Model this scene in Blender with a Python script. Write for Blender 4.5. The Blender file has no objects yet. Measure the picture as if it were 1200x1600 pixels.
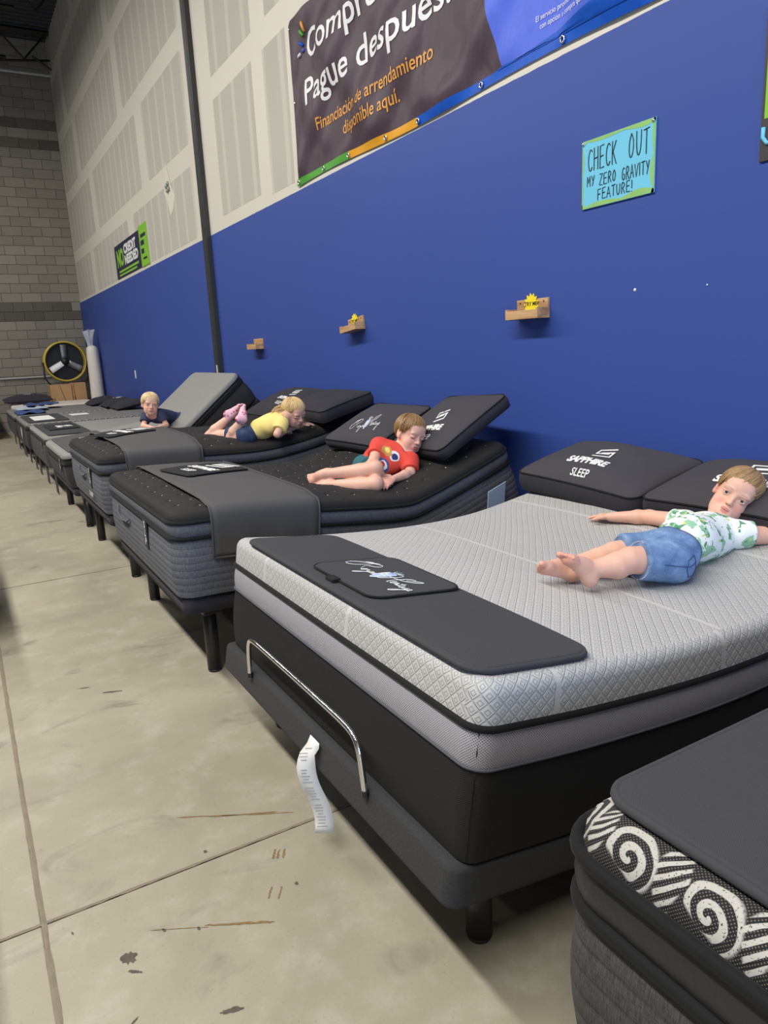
import bpy, bmesh, math, random
import numpy as np
from mathutils import Vector, Matrix

random.seed(7)
rng = np.random.RandomState(7)
SC = bpy.context.scene
COL = SC.collection
PI = math.pi

# ------------------------------------------------------------------ camera
cam_d = bpy.data.cameras.new('camera'); cam = bpy.data.objects.new('camera', cam_d); COL.objects.link(cam)
YAW, PITCH, ROLL = 0.51674, 0.22334, -0.049472
F_PX = 1135.04
_cy, _sy, _cp, _sp, _cr, _sr = math.cos(YAW), math.sin(YAW), math.cos(PITCH), math.sin(PITCH), math.cos(ROLL), math.sin(ROLL)
_f = Vector((_sy * _cp, _cy * _cp, -_sp)); _r = Vector((_cy, -_sy, 0)); _u = _r.cross(_f)
_r2 = _cr * _r + _sr * _u; _u2 = -_sr * _r + _cr * _u
cam.matrix_world = Matrix(((_r2.x, _u2.x, -_f.x, 0), (_r2.y, _u2.y, -_f.y, 0), (_r2.z, _u2.z, -_f.z, 1.475), (0, 0, 0, 1)))
cam_d.sensor_fit = 'VERTICAL'; cam_d.sensor_height = 24.0; cam_d.lens = F_PX / 1600 * 24.0
cam_d.clip_start = 0.05; cam_d.clip_end = 100
SC.camera = cam

# ------------------------------------------------------------------ world, exposure
wd = bpy.data.worlds.new('world'); SC.world = wd; wd.use_nodes = True
wd.node_tree.nodes['Background'].inputs[0].default_value = (0.62, 0.76, 1.0, 1)
wd.node_tree.nodes['Background'].inputs[1].default_value = 0.17
SC.view_settings.view_transform = 'Standard'; SC.view_settings.look = 'None'
SC.view_settings.gamma = 1.0; SC.view_settings.exposure = 0.12; SC.view_settings.use_curve_mapping = False
LAMPS = [(-2.1, -1.9, 225), (-2.1, .6, 225), (-2.1, 3.1, 215), (-2.1, 5.6, 190), (-2.1, 8.1, 150), (-2.1, 11.0, 170), (-2.1, 14.6, 220), (-7.0, 4.7, 90)]
COOL_FILL = 260
LAMP_Z = 7.0
CEIL = 8.25
WALL_X = 2.8
WALL_Y = 18.8

# ------------------------------------------------------------------ helpers
def tag(o, label=None, cat=None, group=None, kind=None):
    if label: o['label'] = label
    if cat: o['category'] = cat
    if group: o['group'] = group
    if kind: o['kind'] = kind
    return o

def empty(name, loc=(0, 0, 0), rz=0.0, label=None, cat=None, group=None):
    o = bpy.data.objects.new(name, None); COL.objects.link(o)
    o.location = loc; o.rotation_euler = (0, 0, rz); o.empty_display_size = 0.1
    return tag(o, label, cat, group)

def link(name, me, mat=None, parent=None):
    """link a mesh given in WORLD coordinates; a parent empty only has a translation/rotation that is undone"""
    o = bpy.data.objects.new(name, me); COL.objects.link(o)
    if mat is not None and not me.materials:
        for m in (mat if isinstance(mat, (list, tuple)) else [mat]): me.materials.append(m)
    if parent is not None:
        o.parent = parent
        mw = Matrix.Translation(parent.location) @ parent.rotation_euler.to_matrix().to_4x4()
        p = parent.parent
        while p is not None:
            if parent.get('_rel'): break
            p = None
        o.matrix_parent_inverse = WORLD.get(parent.name, mw).inverted()
        WORLD[o.name] = Matrix.Identity(4)
    else:
        WORLD[o.name] = Matrix.Identity(4)
    return o
WORLD = {}

def mesh(name, verts, faces, smooth=True, uvs=None, midx=None):
    me = bpy.data.meshes.new(name)
    me.from_pydata([tuple(v) for v in verts], [], [tuple(f) for f in faces])
    if uvs is not None:
        uvl = me.uv_layers.new(name='UVMap')
        li = np.empty(len(me.loops), dtype=np.int32); me.loops.foreach_get('vertex_index', li)
        arr = np.asarray(uvs, dtype=np.float32)[li]
        uvl.data.foreach_set('uv', arr.ravel())
    if smooth: me.polygons.foreach_set('use_smooth', [True] * len(me.polygons))
    me.update()
    return me

class MB:
    """collects verts/faces of one mesh"""
    def __init__(s): s.v = []; s.f = []
    def add(s, v, f):
        n = len(s.v); s.v += [tuple(p) for p in v]; s.f += [tuple(i + n for i in q) for q in f]; return s
    def box(s, x0, x1, y0, y1, z0, z1):
        v = [(x0, y0, z0), (x1, y0, z0), (x1, y1, z0), (x0, y1, z0), (x0, y0, z1), (x1, y0, z1), (x1, y1, z1), (x0, y1, z1)]
        return s.add(v, [(0, 3, 2, 1), (4, 5, 6, 7), (0, 1, 5, 4), (1, 2, 6, 5), (2, 3, 7, 6), (3, 0, 4, 7)])
    def bevbox(s, x0, x1, y0, y1, z0, z1, b=.005):
        bm = bmesh.new(); bmesh.ops.create_cube(bm, size=1)
        for v in bm.verts:
            v.co = Vector((x0 + (v.co.x + .5) * (x1 - x0), y0 + (v.co.y + .5) * (y1 - y0), z0 + (v.co.z + .5) * (z1 - z0)))
        bmesh.ops.bevel(bm, geom=bm.edges[:], offset=b, segments=2, affect='EDGES', profile=.5)
        bm.verts.index_update()
        s.add([v.co[:] for v in bm.verts], [[v.index for v in f.verts] for f in bm.faces]); bm.free(); return s
    def cyl(s, p0, p1, r0, r1=None, n=16, cap=True):
        r1 = r0 if r1 is None else r1
        return s.tube([p0, p1], [r0, r1], n, False, cap)
    def tube(s, pts, r, n=8, closed=False, cap=True):
        P = np.array(pts, float); m = len(P)
        R = np.full(m, r) if np.isscalar(r) else np.array(r, float)
        if closed: T = np.roll(P, -1, 0) - np.roll(P, 1, 0)
        else:
            T = np.gradient(P, axis=0) if m > 2 else np.array([P[1] - P[0]] * 2)
        T = T / (np.linalg.norm(T, axis=1)[:, None] + 1e-12)
        a = np.array([0, 0, 1.]) if abs(T[0][2]) < .9 else np.array([1., 0, 0])
        nrm = np.cross(T[0], a); nrm /= np.linalg.norm(nrm)
        V = []
        for i in range(m):
            nrm = nrm - T[i] * (nrm @ T[i]); nrm /= np.linalg.norm(nrm) + 1e-12
            b = np.cross(T[i], nrm)
            for k in range(n):
                an = 2 * PI * k / n
                V.append(P[i] + R[i] * (math.cos(an) * nrm + math.sin(an) * b))
        Fc = []
        mm = m if closed else m - 1
        for i in range(mm):
            j = (i + 1) % m
            for k in range(n):
                l = (k + 1) % n
                Fc.append((i * n + k, i * n + l, j * n + l, j * n + k))
        if cap and not closed:
            Fc.append(tuple(range(n))[::-1]); Fc.append(tuple((m - 1) * n + k for k in range(n)))
        return s.add(V, Fc)
    def ellip(s, c, r, n=16, m=10, M=None):
        V = []; Fc = []
        for i in range(m + 1):
            th = PI * i / m
            for k in range(n):
                ph = 2 * PI * k / n
                p = Vector((r[0] * math.sin(th) * math.cos(ph), r[1] * math.sin(th) * math.sin(ph), r[2] * math.cos(th)))
                if M is not None: p = M @ p
                V.append(p + Vector(c))
        for i in range(m):
            for k in range(n):
                l = (k + 1) % n
                Fc.append((i * n + k, (i + 1) * n + k, (i + 1) * n + l, i * n + l))
        return s.add(V, Fc)
    def build(s, name, mat, parent=None, smooth=False, kind=None, fn=None):
        v = s.v if fn is None else [fn(*p) for p in s.v]
        me = mesh(name, v, s.f, smooth)
        o = link(name, me, mat, parent)
        if kind: o['kind'] = kind
        return o

def copy_tree(o, parent=None):
    c = o.copy(); COL.objects.link(c)
    if parent is not None: c.parent = parent
    WORLD[c.name] = WORLD.get(o.name, Matrix.Identity(4))
    for ch in o.children: copy_tree(ch, c)
    return c

# ------------------------------------------------------------------ node expressions
class E:
    """small wrapper so that node maths can be written as python expressions"""
    nt = None
    def __init__(s, sock): s.s = sock
    @staticmethod
    def math(op, a, b=None, c=None):
        n = E.nt.nodes.new('ShaderNodeMath'); n.operation = op
        for i, x in enumerate((a, b, c)):
            if x is None: continue
            if isinstance(x, E): E.nt.links.new(x.s, n.inputs[i])
            else: n.inputs[i].default_value = x
        return E(n.outputs[0])
    def __add__(a, b): return E.math('ADD', a, b)
    __radd__ = __add__
    def __sub__(a, b): return E.math('SUBTRACT', a, b)
    def __rsub__(a, b): return E.math('SUBTRACT', b, a)
    def __mul__(a, b): return E.math('MULTIPLY', a, b)
    __rmul__ = __mul__
    def __truediv__(a, b): return E.math('DIVIDE', a, b)
    def fract(a): return E.math('FRACT', a)
    def floor(a): return E.math('FLOOR', a)
    def abs(a): return E.math('ABSOLUTE', a)
    def sin(a): return E.math('SINE', a)
    def sqrt(a): return E.math('SQRT', a)
    def max(a, b): return E.math('MAXIMUM', a, b)
    def min(a, b): return E.math('MINIMUM', a, b)
    def lt(a, b): return E.math('LESS_THAN', a, b)
    def gt(a, b): return E.math('GREATER_THAN', a, b)
    def pow(a, b): return E.math('POWER', a, b)
    def step(a, e0, e1):
        n = E.nt.nodes.new('ShaderNodeMapRange'); n.interpolation_type = 'SMOOTHSTEP'
        E.nt.links.new(a.s, n.inputs[0]); n.inputs[1].default_value = e0; n.inputs[2].default_value = e1
        if e0 > e1:
            n.inputs[1].default_value = e1; n.inputs[2].default_value = e0; n.inputs[3].default_value = 1; n.inputs[4].default_value = 0
        return E(n.outputs[0])

class Mat:
    def __init__(s, name, col=(.5, .5, .5), rough=.6, metal=0, spec=.5, sheen=0):
        s.m = bpy.data.materials.new(name); s.m.use_nodes = True
        s.nt = s.m.node_tree; E.nt = s.nt
        s.b = s.nt.nodes['Principled BSDF']
        s.b.inputs['Base Color'].default_value = (*col, 1); s.b.inputs['Roughness'].default_value = rough
        s.b.inputs['Metallic'].default_value = metal; s.b.inputs['Specular IOR Level'].default_value = spec
        if sheen: s.b.inputs['Sheen Weight'].default_value = sheen * .12
        s.bumpin = None
    def on(s): E.nt = s.nt; return s
    def coord(s, kind='Object'):
        E.nt = s.nt
        if kind == 'UV':
            n = s.nt.nodes.new('ShaderNodeUVMap'); out = n.outputs[0]
        elif kind == 'Object':
            n = s.nt.nodes.new('ShaderNodeTexCoord'); out = n.outputs['Object']
        else:
            n = s.nt.nodes.new('ShaderNodeAttribute'); n.attribute_name = kind; out = n.outputs['Vector']
        return out
    def xyz(s, vec):
        n = s.nt.nodes.new('ShaderNodeSeparateXYZ'); s.nt.links.new(vec, n.inputs[0]); return [E(o) for o in n.outputs]
    def vec(s, x, y, z=0.0):
        n = s.nt.nodes.new('ShaderNodeCombineXYZ')
        for i, a in enumerate((x, y, z)):
            if isinstance(a, E): s.nt.links.new(a.s, n.inputs[i])
            else: n.inputs[i].default_value = a
        return n.outputs[0]
    def noise(s, vec, scale, detail=3, rough=.5, scl=None, dist=0.0):
        if scl is not None:
            mp = s.nt.nodes.new('ShaderNodeMapping'); mp.inputs['Scale'].default_value = scl; s.nt.links.new(vec, mp.inputs[0]); vec = mp.outputs[0]
        n = s.nt.nodes.new('ShaderNodeTexNoise'); s.nt.links.new(vec, n.inputs['Vector'])
        n.inputs['Scale'].default_value = scale; n.inputs['Detail'].default_value = detail; n.inputs['Roughness'].default_value = rough
        n.inputs['Distortion'].default_value = dist
        return E(n.outputs[0])
    def voro(s, vec, scale, feature='F1', out='Distance', rand=1.0):
        n = s.nt.nodes.new('ShaderNodeTexVoronoi'); n.feature = feature; s.nt.links.new(vec, n.inputs['Vector'])
        n.inputs['Scale'].default_value = scale; n.inputs['Randomness'].default_value = rand
        return E(n.outputs[out]) if out != 'Color' else n.outputs['Color']
    def mix(s, f, a, b):
        n = s.nt.nodes.new('ShaderNodeMix'); n.data_type = 'RGBA'
        if isinstance(f, E): s.nt.links.new(f.s, n.inputs[0])
        else: n.inputs[0].default_value = f
        for i, c in ((6, a), (7, b)):
            if isinstance(c, tuple): n.inputs[i].default_value = (*c, 1)
            else: s.nt.links.new(c, n.inputs[i])
        return n.outputs[2]
    def color(s, sock):
        s.nt.links.new(sock, s.b.inputs['Base Color']); return s
    def rough(s, e): s.nt.links.new(e.s, s.b.inputs['Roughness']); return s
    def bump(s, e, dist=.002, strength=1.0):
        n = s.nt.nodes.new('ShaderNodeBump'); n.inputs['Distance'].default_value = dist; n.inputs['Strength'].default_value = strength
        s.nt.links.new(e.s, n.inputs['Height'])
        if s.bumpin is not None: s.nt.links.new(s.bumpin, n.inputs['Normal'])
        s.bumpin = n.outputs[0]; s.nt.links.new(n.outputs[0], s.b.inputs['Normal']); return s

def srgb(r, g, b):
    f = lambda c: (c / 255 / 12.92) if c / 255 <= .04045 else ((c / 255 + .055) / 1.055) ** 2.4
    return (f(r), f(g), f(b))

def plain(name, col, rough=.6, metal=0, spec=.5, var=.12, scale=30, bump=0.0):
    m = Mat(name, col, rough, metal, spec)
    v = m.coord('Object'); n = m.noise(v, scale, 3)
    d = tuple(c * (1 - var) for c in col); l = tuple(min(1, c * (1 + var)) for c in col)
    m.color(m.mix(n, d, l))
    if bump: m.bump(m.noise(v, scale * 6, 2), bump)
    return m.m

M = {}
# --- wall paint: blue to 2.82 m, joint compound above
def mk_wall():
    m = Mat('painted_wall', rough=.55, spec=.35); v = m.coord('Object'); x, y, z = m.xyz(v)
    n1 = m.noise(v, .7, 4); n2 = m.noise(v, 12, 3)
    blue = m.mix(n1, (.033, .070, .30), (.039, .080, .335))
    mud = m.mix(n1, (.62, .59, .51), (.68, .65, .57))
    edge = z + (n2 - .5) * .006
    m.color(m.mix(edge.gt(2.82), blue, mud))
    m.bump(m.noise(v, 220, 2), .0006, .5); m.bump(n1, .004, .6)
    return m.m
M['wall'] = mk_wall()
def mk_paper():
    m = Mat('drywall_paper', rough=.85, spec=.2); v = m.coord('Object'); x, y, z = m.xyz(v)
    n1 = m.noise(v, 1.2, 4)
    paper = m.mix(n1, (.44, .42, .37), (.50, .48, .43))
    st = ((y / .407 + (n1 - .5) * .12).fract() - .5).abs().step(.075, .14)
    m.color(m.mix(st, (.55, .525, .46), paper))
    return m.m
M['paper'] = mk_paper()
def mk_floor():
    m = Mat('concrete_floor', rough=.5, spec=.4); v = m.coord('Object')
    a = m.noise(v, .9, 6, .6, dist=.6); b = m.noise(v, 5, 6, .65); c = m.noise(v, 90, 3, .7); d = m.noise(v, 2.2, 5, .6, (1.0, 1.7, 1), 1.2)
    t = a.step(.3, .72)
    c1 = m.mix(t, srgb(139, 133, 116), srgb(160, 153, 134))
    c2 = m.mix(b.step(.45, .75) * .6, c1, srgb(170, 165, 150))
    c3 = m.mix((d.step(.56, .76)) * .75, c2, srgb(104, 102, 94))
    c4 = m.mix(c.step(.58, .8) * .5, c3, srgb(98, 92, 82))
    sp = m.voro(v, 26, rand=1.0)
    c5 = m.mix(sp.step(.055, .03) * .5, c4, srgb(90, 82, 70))
    m.color(c5); m.rough(a * .3 + .38)
    m.bump(b, .002, .4); m.bump(c, .0008, .5)
    return m.m
M['floor'] = mk_floor()
M['joint'] = plain('joint_filler', srgb(122, 112, 96), .8, var=.25, scale=25, bump=.002)
M['rust'] = plain('rust_stain', srgb(122, 98, 62), .9, var=.6, scale=90)
M['darkstain'] = plain('dark_stain', srgb(84, 78, 66), .9, var=.6, scale=45)
def mk_block(name, c0, c1):
    m = Mat(name, rough=.95, spec=.15); v = m.coord('Object')
    o = m.nt.nodes.new('ShaderNodeObjectInfo'); rnd = E(o.outputs['Random'])
    n = m.noise(v, 9, 4, .7)
    m.color(m.mix((n + rnd) * .5, c0, c1)); m.bump(m.noise(v, 120, 3), .003, .7)
    return m.m
M['block'] = mk_block('concrete_block_face', srgb(122, 117, 108), srgb(150, 144, 133))
M['blockdark'] = mk_block('split_face_block', srgb(84, 80, 74), srgb(110, 105, 97))
M['mortar'] = plain('mortar', srgb(116, 111, 102), .95, var=.1, scale=8)
M['deck'] = plain('ceiling_deck', (.045, .047, .052), .6, .3, var=.15, scale=3)
M['steel_black'] = plain('black_steel', (.012, .012, .012), .5, .2, var=.2)
M['pole'] = plain('dark_painted_post', (.03, .03, .03), .45, var=.2, scale=6)
M['pipe'] = plain('white_pipe', (.45, .45, .43), .5, var=.1)

# --- fabrics
def mk_knit():
    """light grey stretch knit with a small diamond lattice"""
    m = Mat('light_grey_knit', rough=.85, spec=.25, sheen=.2); v = m.coord('UV'); x, y, z = m.xyz(v)
    p = .036
    a = ((x + y) / p); b = ((x - y) / p)
    fa = (a.fract() - .5).abs(); fb = (b.fract() - .5).abs(); d = fa.max(fb)
    groove = d.step(.40, .47)
    ring = d.step(.12, .16) * d.step(.27, .22)
    n = m.noise(v, 60, 3); nb = m.noise(v, 3, 3)
    # wide plain quilting bands that cross the panel
    band = ((x / .62 + .1).fract() - .5).abs().step(.018, .014)
    pat = (1.0 - band)
    base = m.mix(nb, (.45, .448, .44), (.51, .507, .495))
    c1 = m.mix(ring * pat * .55, base, (.20, .21, .23))
    c2 = m.mix(groove * pat * .40, c1, (.30, .30, .31))
    m.color(c2); m.bump((1.0 - groove) * pat + band * .5, .0035, .8); m.bump(ring * pat, .0012, .6); m.bump(n, .001, .5)
    return m.m
M['knit'] = mk_knit()
def mk_mesh(name, c0, c1, p=.006, rough=.7):
    m = Mat(name, rough=rough, spec=.3); v = m.coord('UV'); x, y, z = m.xyz(v)
    a = ((x + y) / p).fract() - .5; b = ((x - y) / p).fract() - .5
    d = (a * a + b * b).sqrt(); h = d.step(.28, .42)
    m.color(m.mix(h, c0, c1)); m.bump(h, .0012, .8)
    return m.m
M['mesh_black'] = mk_mesh('black_spacer_mesh', (.005, .005, .006), (.017, .017, .018), .005)
M['mesh_lav'] = mk_mesh('silver_mesh_band', (.14, .14, .16), (.44, .43, .47), .0065)
def mk_cloth(name, col, var=.15, weave=.004, rough=.85, sheen=.3, bump=.0012, cloud=4):
    m = Mat(name, rough=rough, spec=.25, sheen=sheen); v = m.coord('UV'); x, y, z = m.xyz(v)
    w = (x * (2 * PI / weave)).sin() * (y * (2 * PI / weave)).sin(); n = m.noise(v, cloud, 4); f = m.noise(v, 300, 2)
    d = tuple(c * (1 - var) for c in col); l = tuple(min(1, c * (1 + var)) for c in col)
    m.color(m.mix(n * .6 + f * .4, d, l)); m.bump(w, bump * .4, .6); m.bump(f, bump * .5, .6); m.bump(n, .004, .5)
    return m.m
M['pad'] = mk_cloth('charcoal_microfibre', srgb(60, 60, 63), .1)
M['runner'] = mk_cloth('grey_runner_cloth', srgb(78, 77, 77), .1)
M['pillow'] = mk_cloth('charcoal_pillow_cloth', srgb(66, 64, 69), .1)
M['gusset'] = mk_cloth('dark_gusset_cloth', srgb(48, 47, 54), .1)
M['cord'] = mk_cloth('black_piping', srgb(20, 20, 21), .1, bump=.0005)
M['base'] = mk_cloth('grey_base_tweed', srgb(52, 52, 54), .4, .003, cloud=140)
M['satin'] = plain('black_satin_band', srgb(36, 37, 40), .5, var=.15, scale=14, bump=.001)
M['lightgrey'] = mk_cloth('grey_knit_top', srgb(136, 135, 132), .10, .006, cloud=18)
def mk_startop():
    """black pillow top sprinkled with tiny pale tufts"""
    m = Mat('black_tufted_top', rough=.8, spec=.25, sheen=.12); v = m.coord('UV'); x, y, z = m.xyz(v)
    p = .15
    a = (x + y) / p; b = (x - y) / p
    fa = a.fract() - .5; fb = b.fract() - .5
    d = (fa * fa + fb * fb).sqrt()
    h = m.noise(v, 4.1, 1)
    tuft = d.step(.036, .028) * h.step(.30, .46)
    n = m.noise(v, 40, 3)
    base = m.mix(n, (.013, .0125, .012), (.022, .021, .020))
    m.color(m.mix(tuft, base, (.62, .60, .55)))
    m.bump(d.step(.0, .30), .012, .7); m.bump(n, .0015, .6)
    return m.m
M['startop'] = mk_startop()
def mk_denim(name, c0, c1, rib):
    m = Mat(name, rough=.9, spec=.2, sheen=.15); v = m.coord('UV'); x, y, z = m.xyz(v)
    s1 = m.noise(v, 30, 4, .7, (14.0, 1.2, 1)); s2 = m.noise(v, 30, 4, .7, (1.2, 14.0, 1))
    n = m.noise(v, 2.5, 3)
    g = s1 * .55 + s2 * .35 + n * .1
    c = m.mix(g.step(.32, .68), c0, c1)
    if rib:
        r = ((y / rib).fract() - .5).abs()
        line = r.step(.40, .49)
        c = m.mix(line * .35, c, tuple(q * .5 for q in c0)); m.bump(1.0 - r * r * 4.0, .003, .6)
    m.color(c); m.bump(s1, .001, .6); m.bump(s2, .001, .6)
    return m.m
M['denim'] = mk_denim('heathered_blue_grey_border', srgb(66, 68, 74), srgb(118, 120, 127), .033)
M['denimplain'] = mk_denim('heathered_dark_border', srgb(60, 62, 69), srgb(108, 110, 117), 0)
M['heather'] = mk_denim('heather_grey_border', srgb(44, 44, 45), srgb(88, 87, 86), .045)
M['darkgrey'] = mk_denim('dark_grey_border', srgb(46, 46, 47), srgb(66, 65, 65), 0)
def mk_quilt():
    m = Mat('grey_waffle_quilt', rough=.9, spec=.2); v = m.coord('UV'); x, y, z = m.xyz(v)
    p = .09
    a = ((x + y) / p).fract() - .5; b = ((x - y) / p).fract() - .5
    d = a.abs().max(b.abs()); g = d.step(.33, .5)
    m.color(m.mix(g, srgb(136, 135, 132), srgb(96, 96, 95))); m.bump(1.0 - g, .012, .9)
    return m.m
M['quilt'] = mk_quilt()
def mk_swirl():
    """black ticking with woven white arcs and a fine dotted ground"""
    m = Mat('black_white_swirl_ticking', rough=.8, spec=.25, sheen=.2); v = m.coord('UV'); x, y, z = m.xyz(v)
    w = m.noise(v, 9, 2); vv = m.vec(x + (w - .5) * .02, y + (w - .5) * .02)
    x2, y2, z2 = m.xyz(vv); th = m.noise(v, 9, 2); wv = m.noise(v, 16, 1)
    c1 = ((x2 / .135).fract() - .5) * .135; e1 = y2 - .462; d1 = (c1 * c1 + e1 * e1).sqrt(); an = E.math('ARCTAN2', e1, c1)
    sp1 = (d1 * (2 * PI / .024) + an + wv * 4.0).sin().step(-.2, .15) * d1.step(.052, .046) * (e1 + c1 * .5).step(-.028, -.022)
    c2 = ((x2 / .135 + .5).fract() - .5) * .135; e2 = y2 - .480; lf = e2 - c2 * 1.1
    sp2 = (lf * (2 * PI / .022) + wv * 5.0).sin().step(-.1, .25) * (c2.abs() + e2.abs() * .35).step(.030, .025)
    arc = sp1.max(sp2)
    fine = m.noise(v, 260, 2, .6)
    gx = ((x + y) / .006).fract() - .5; gy = ((x - y) / .006).fract() - .5
    dots = (gx * gx + gy * gy).sqrt().step(.30, .20)
    ground = m.mix(dots * .55, (.012, .012, .013), (.22, .21, .19))
    msk = (arc * fine.step(.30, .42))
    m.color(m.mix(msk, ground, (.44, .43, .40))); m.bump(arc, .002, .7); m.bump(fine, .001, .6)
    return m.m
M['swirl'] = mk_swirl()
M['white_thread'] = plain('white_thread', (.78, .78, .76), .7, var=.06, scale=200)
M['blue_thread'] = plain('pale_blue_thread', srgb(150, 175, 222), .7, var=.25, scale=120)
M['label_black'] = mk_cloth('black_label_card', srgb(34, 34, 35), .1)
M['tagwhite'] = plain('white_paper_tag', (.74, .73, .70), .7, var=.05, scale=40)
M['tagblue'] = plain('pale_blue_tag', srgb(176, 200, 228), .6, var=.05)
M['chrome'] = plain('chrome', (.82, .80, .78), .12, 1.0, var=.02)
M['leg'] = plain('black_plastic_leg', (.012, .012, .013), .4, var=.2)
M['metal_grey'] = plain('grey_steel', (.10, .10, .10), .45, .5, var=.15)
M['print_grey'] = plain('faint_grey_print', (.42, .42, .42), .8, var=.1)

# ------------------------------------------------------------------ structure: floor
def struct(name, mb, mat, parent=None, smooth=False):
    o = mb.build(name, mat, parent, smooth)
    if parent is None: o['kind'] = 'structure'
    return o
XL, YN = -9.0, -6.0
floor = struct('floor', MB().box(XL, WALL_X + .2, YN, WALL_Y + .2, -.12, -.022), M['joint'])
def joint_tube(mb):
    return mb
gap = .005
xs = [XL, -4.4, -0.018, WALL_X]; ys = [YN, -1.55, 1.94, 5.39, 8.9, 12.4, 15.9, WALL_Y]
for i in range(3):
    for j in range(7):
        MB().bevbox(xs[i] + gap, xs[i + 1] - gap, ys[j] + gap, ys[j + 1] - gap, -.03, 0, .004).build('floor_slab', M['floor'], floor)
# raised, worn filler along the two joints that the aisle shows
def ragged(p0, p1, w, seed):
    r = np.random.RandomState(seed); n = 60; mb = MB(); V = []; Fc = []
    p0 = np.array(p0); p1 = np.array(p1); d = (p1 - p0) / np.linalg.norm(p1 - p0); q = np.array([-d[1], d[0]])
    for i in range(n + 1):
        c = p0 + (p1 - p0) * i / n; a = w * r.uniform(.6, 1.25); b = w * r.uniform(.6, 1.25)
        V += [(*(c + q * a), .0006), (*c, .0016), (*(c - q * b), .0006)]
    for i in range(n):
        k = i * 3; Fc += [(k, k + 1, k + 4, k + 3), (k + 1, k + 2, k + 5, k + 4)]
    return mb.add(V, Fc)
ragged((-.018, .9), (-.018, 5.3), .008, 1).build('joint_filler', M['joint'], floor)
ragged((-.5, 1.94), (.95, 1.94), .0055, 2).build('joint_filler', M['joint'], floor)
ragged((-.6, 5.39), (.95, 5.39), .006, 3).build('joint_filler', M['joint'], floor)
# stains with a shape of their own
def stain(pts, mat, z=.0009, name='floor_stain'):
    MB().add([(x, y, z) for x, y in pts], [tuple(range(len(pts)))]).build(name, mat, floor)
def streak(p0, p1, w, seed, mat):
    r = np.random.RandomState(seed); p0 = np.array(p0); p1 = np.array(p1); d = p1 - p0; L = np.linalg.norm(d); d /= L; q = np.array([-d[1], d[0]])
    n = 14; up = []; dn = []
    for i in range(n + 1):
        c = p0 + d * L * i / n; a = w * r.uniform(.1, 1) * (1 if 0 < i < n else .1); b = w * r.uniform(.1, 1) * (1 if 0 < i < n else .1)
        up.append(c + q * a); dn.append(c - q * b)
    stain([tuple(p) for p in up + dn[::-1]], mat)
streak((.407, 2.199), (.745, 2.005), .0045, 4, M['rust']); streak((.50, 2.140), (.70, 2.040), .003, 14, M['rust'])
streak((.223, 1.756), (.36, 1.680), .002, 5, M['rust']); streak((.35, 1.692), (.515, 1.601), .0055, 6, M['rust'])
for k, (x, y) in enumerate(((.624, 1.870), (.634, 1.862), (.650, 1.856))):
    streak((x, y), (x - .022, y - .036), .0055, 20 + k, M['rust'])
for k, (x, y) in enumerate(((.556, 1.728), (.580, 1.712))):
    streak((x, y), (x - .026, y - .040), .004, 30 + k, M['rust'])
def blot(cx, cy, rx, ry, rot, seed, n=22):
    r = np.random.RandomState(seed); P = []
    for i in range(n):
        a = 2 * PI * i / n; k = r.uniform(.55, 1.1)
        x, y = rx * math.cos(a) * k, ry * math.sin(a) * k
        P.append((cx + x * math.cos(rot) - y * math.sin(rot), cy + x * math.sin(rot) + y * math.cos(rot)))
    stain(P, M['darkstain'])
blot(.155, 1.695, .020, .030, .6, 1); blot(.160, 1.642, .006, .022, .9, 2); blot(.329, 1.405, .032, .009, -.35, 3)
blot(.255, 1.735, .004, .010, .4, 4); blot(.335, 1.69, .005, .008, .2, 5); blot(.13, 1.50, .014, .003, .6, 6); blot(.045, 1.86, .003, .008, .2, 7)
blot(.40, 3.30, .045, .010, -.4, 8); blot(.30, 3.42, .03, .006, -.3, 9); blot(.62, 1.70, .006, .008, 0, 10); blot(.44, 1.98, .006, .010, 0, 11)

# ------------------------------------------------------------------ structure: walls
wall_r = struct('wall_right', MB().box(WALL_X, WALL_X + .2, YN, WALL_Y, 0, CEIL + .3), M['wall'])
# gypsum boards: paper faces left bare between the bands of joint compound
rows = [(2.84, 3.80, [8.82, 12.65, 16.4, 20]), (3.80, 5.04, [8.82, 11.42, 15.5, 19.5]), (5.04, 6.28, [8.82, 12.5, 16.6, 20]),
        (6.28, 7.52, [8.82, 12.8, 17.4, 20]), (7.52, 8.7, [8.82, 11.2, 15.4, 19.5])]
for z0, z1, cuts in rows:
    for a, b in zip(cuts[:-1], cuts[1:]):
        b = min(b, WALL_Y)
        ya, yb = a + (.20 if a > 8.9 else .30), b - (.20 if b < WALL_Y else .12)
        zb = z0 + (.12 if z0 > 2.9 else .03); zt = min(z1 - .12, CEIL - .02)
        if yb - ya < .3: continue
        bm = MB(); c = .06
        V = []
        for (yy, zz) in ((ya + c, zb), (yb - c, zb), (yb, zb + c), (yb, zt - c), (yb - c, zt), (ya + c, zt), (ya, zt - c), (ya, zb + c)):
            V.append((yy, zz))
        vv = [(WALL_X - .0012, y, z) for y, z in V] + [(WALL_X + .004, y + .004 * np.sign(y - (ya + yb) / 2), z) for y, z in V]
        bm.add(vv, [tuple(range(8))[::-1]] + [(k, (k + 1) % 8, 8 + (k + 1) % 8, 8 + k) for k in range(8)])
        bm.build('drywall_panel', M['paper'], wall_r)
for z0, z1, y0, y1 in ((4.32, 5.4, 6.95, 8.15), (2.95, 4.10, 7.0, 8.15), (5.65, 6.7, 5.6, 8.2), (2.90, 4.10, 6.2, 6.72), (4.32, 5.4, 4.4, 6.6)):
    MB().box(WALL_X - .0012, WALL_X + .003, y0, y1, z0, z1).build('drywall_panel', M['paper'], wall_r)
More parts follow.
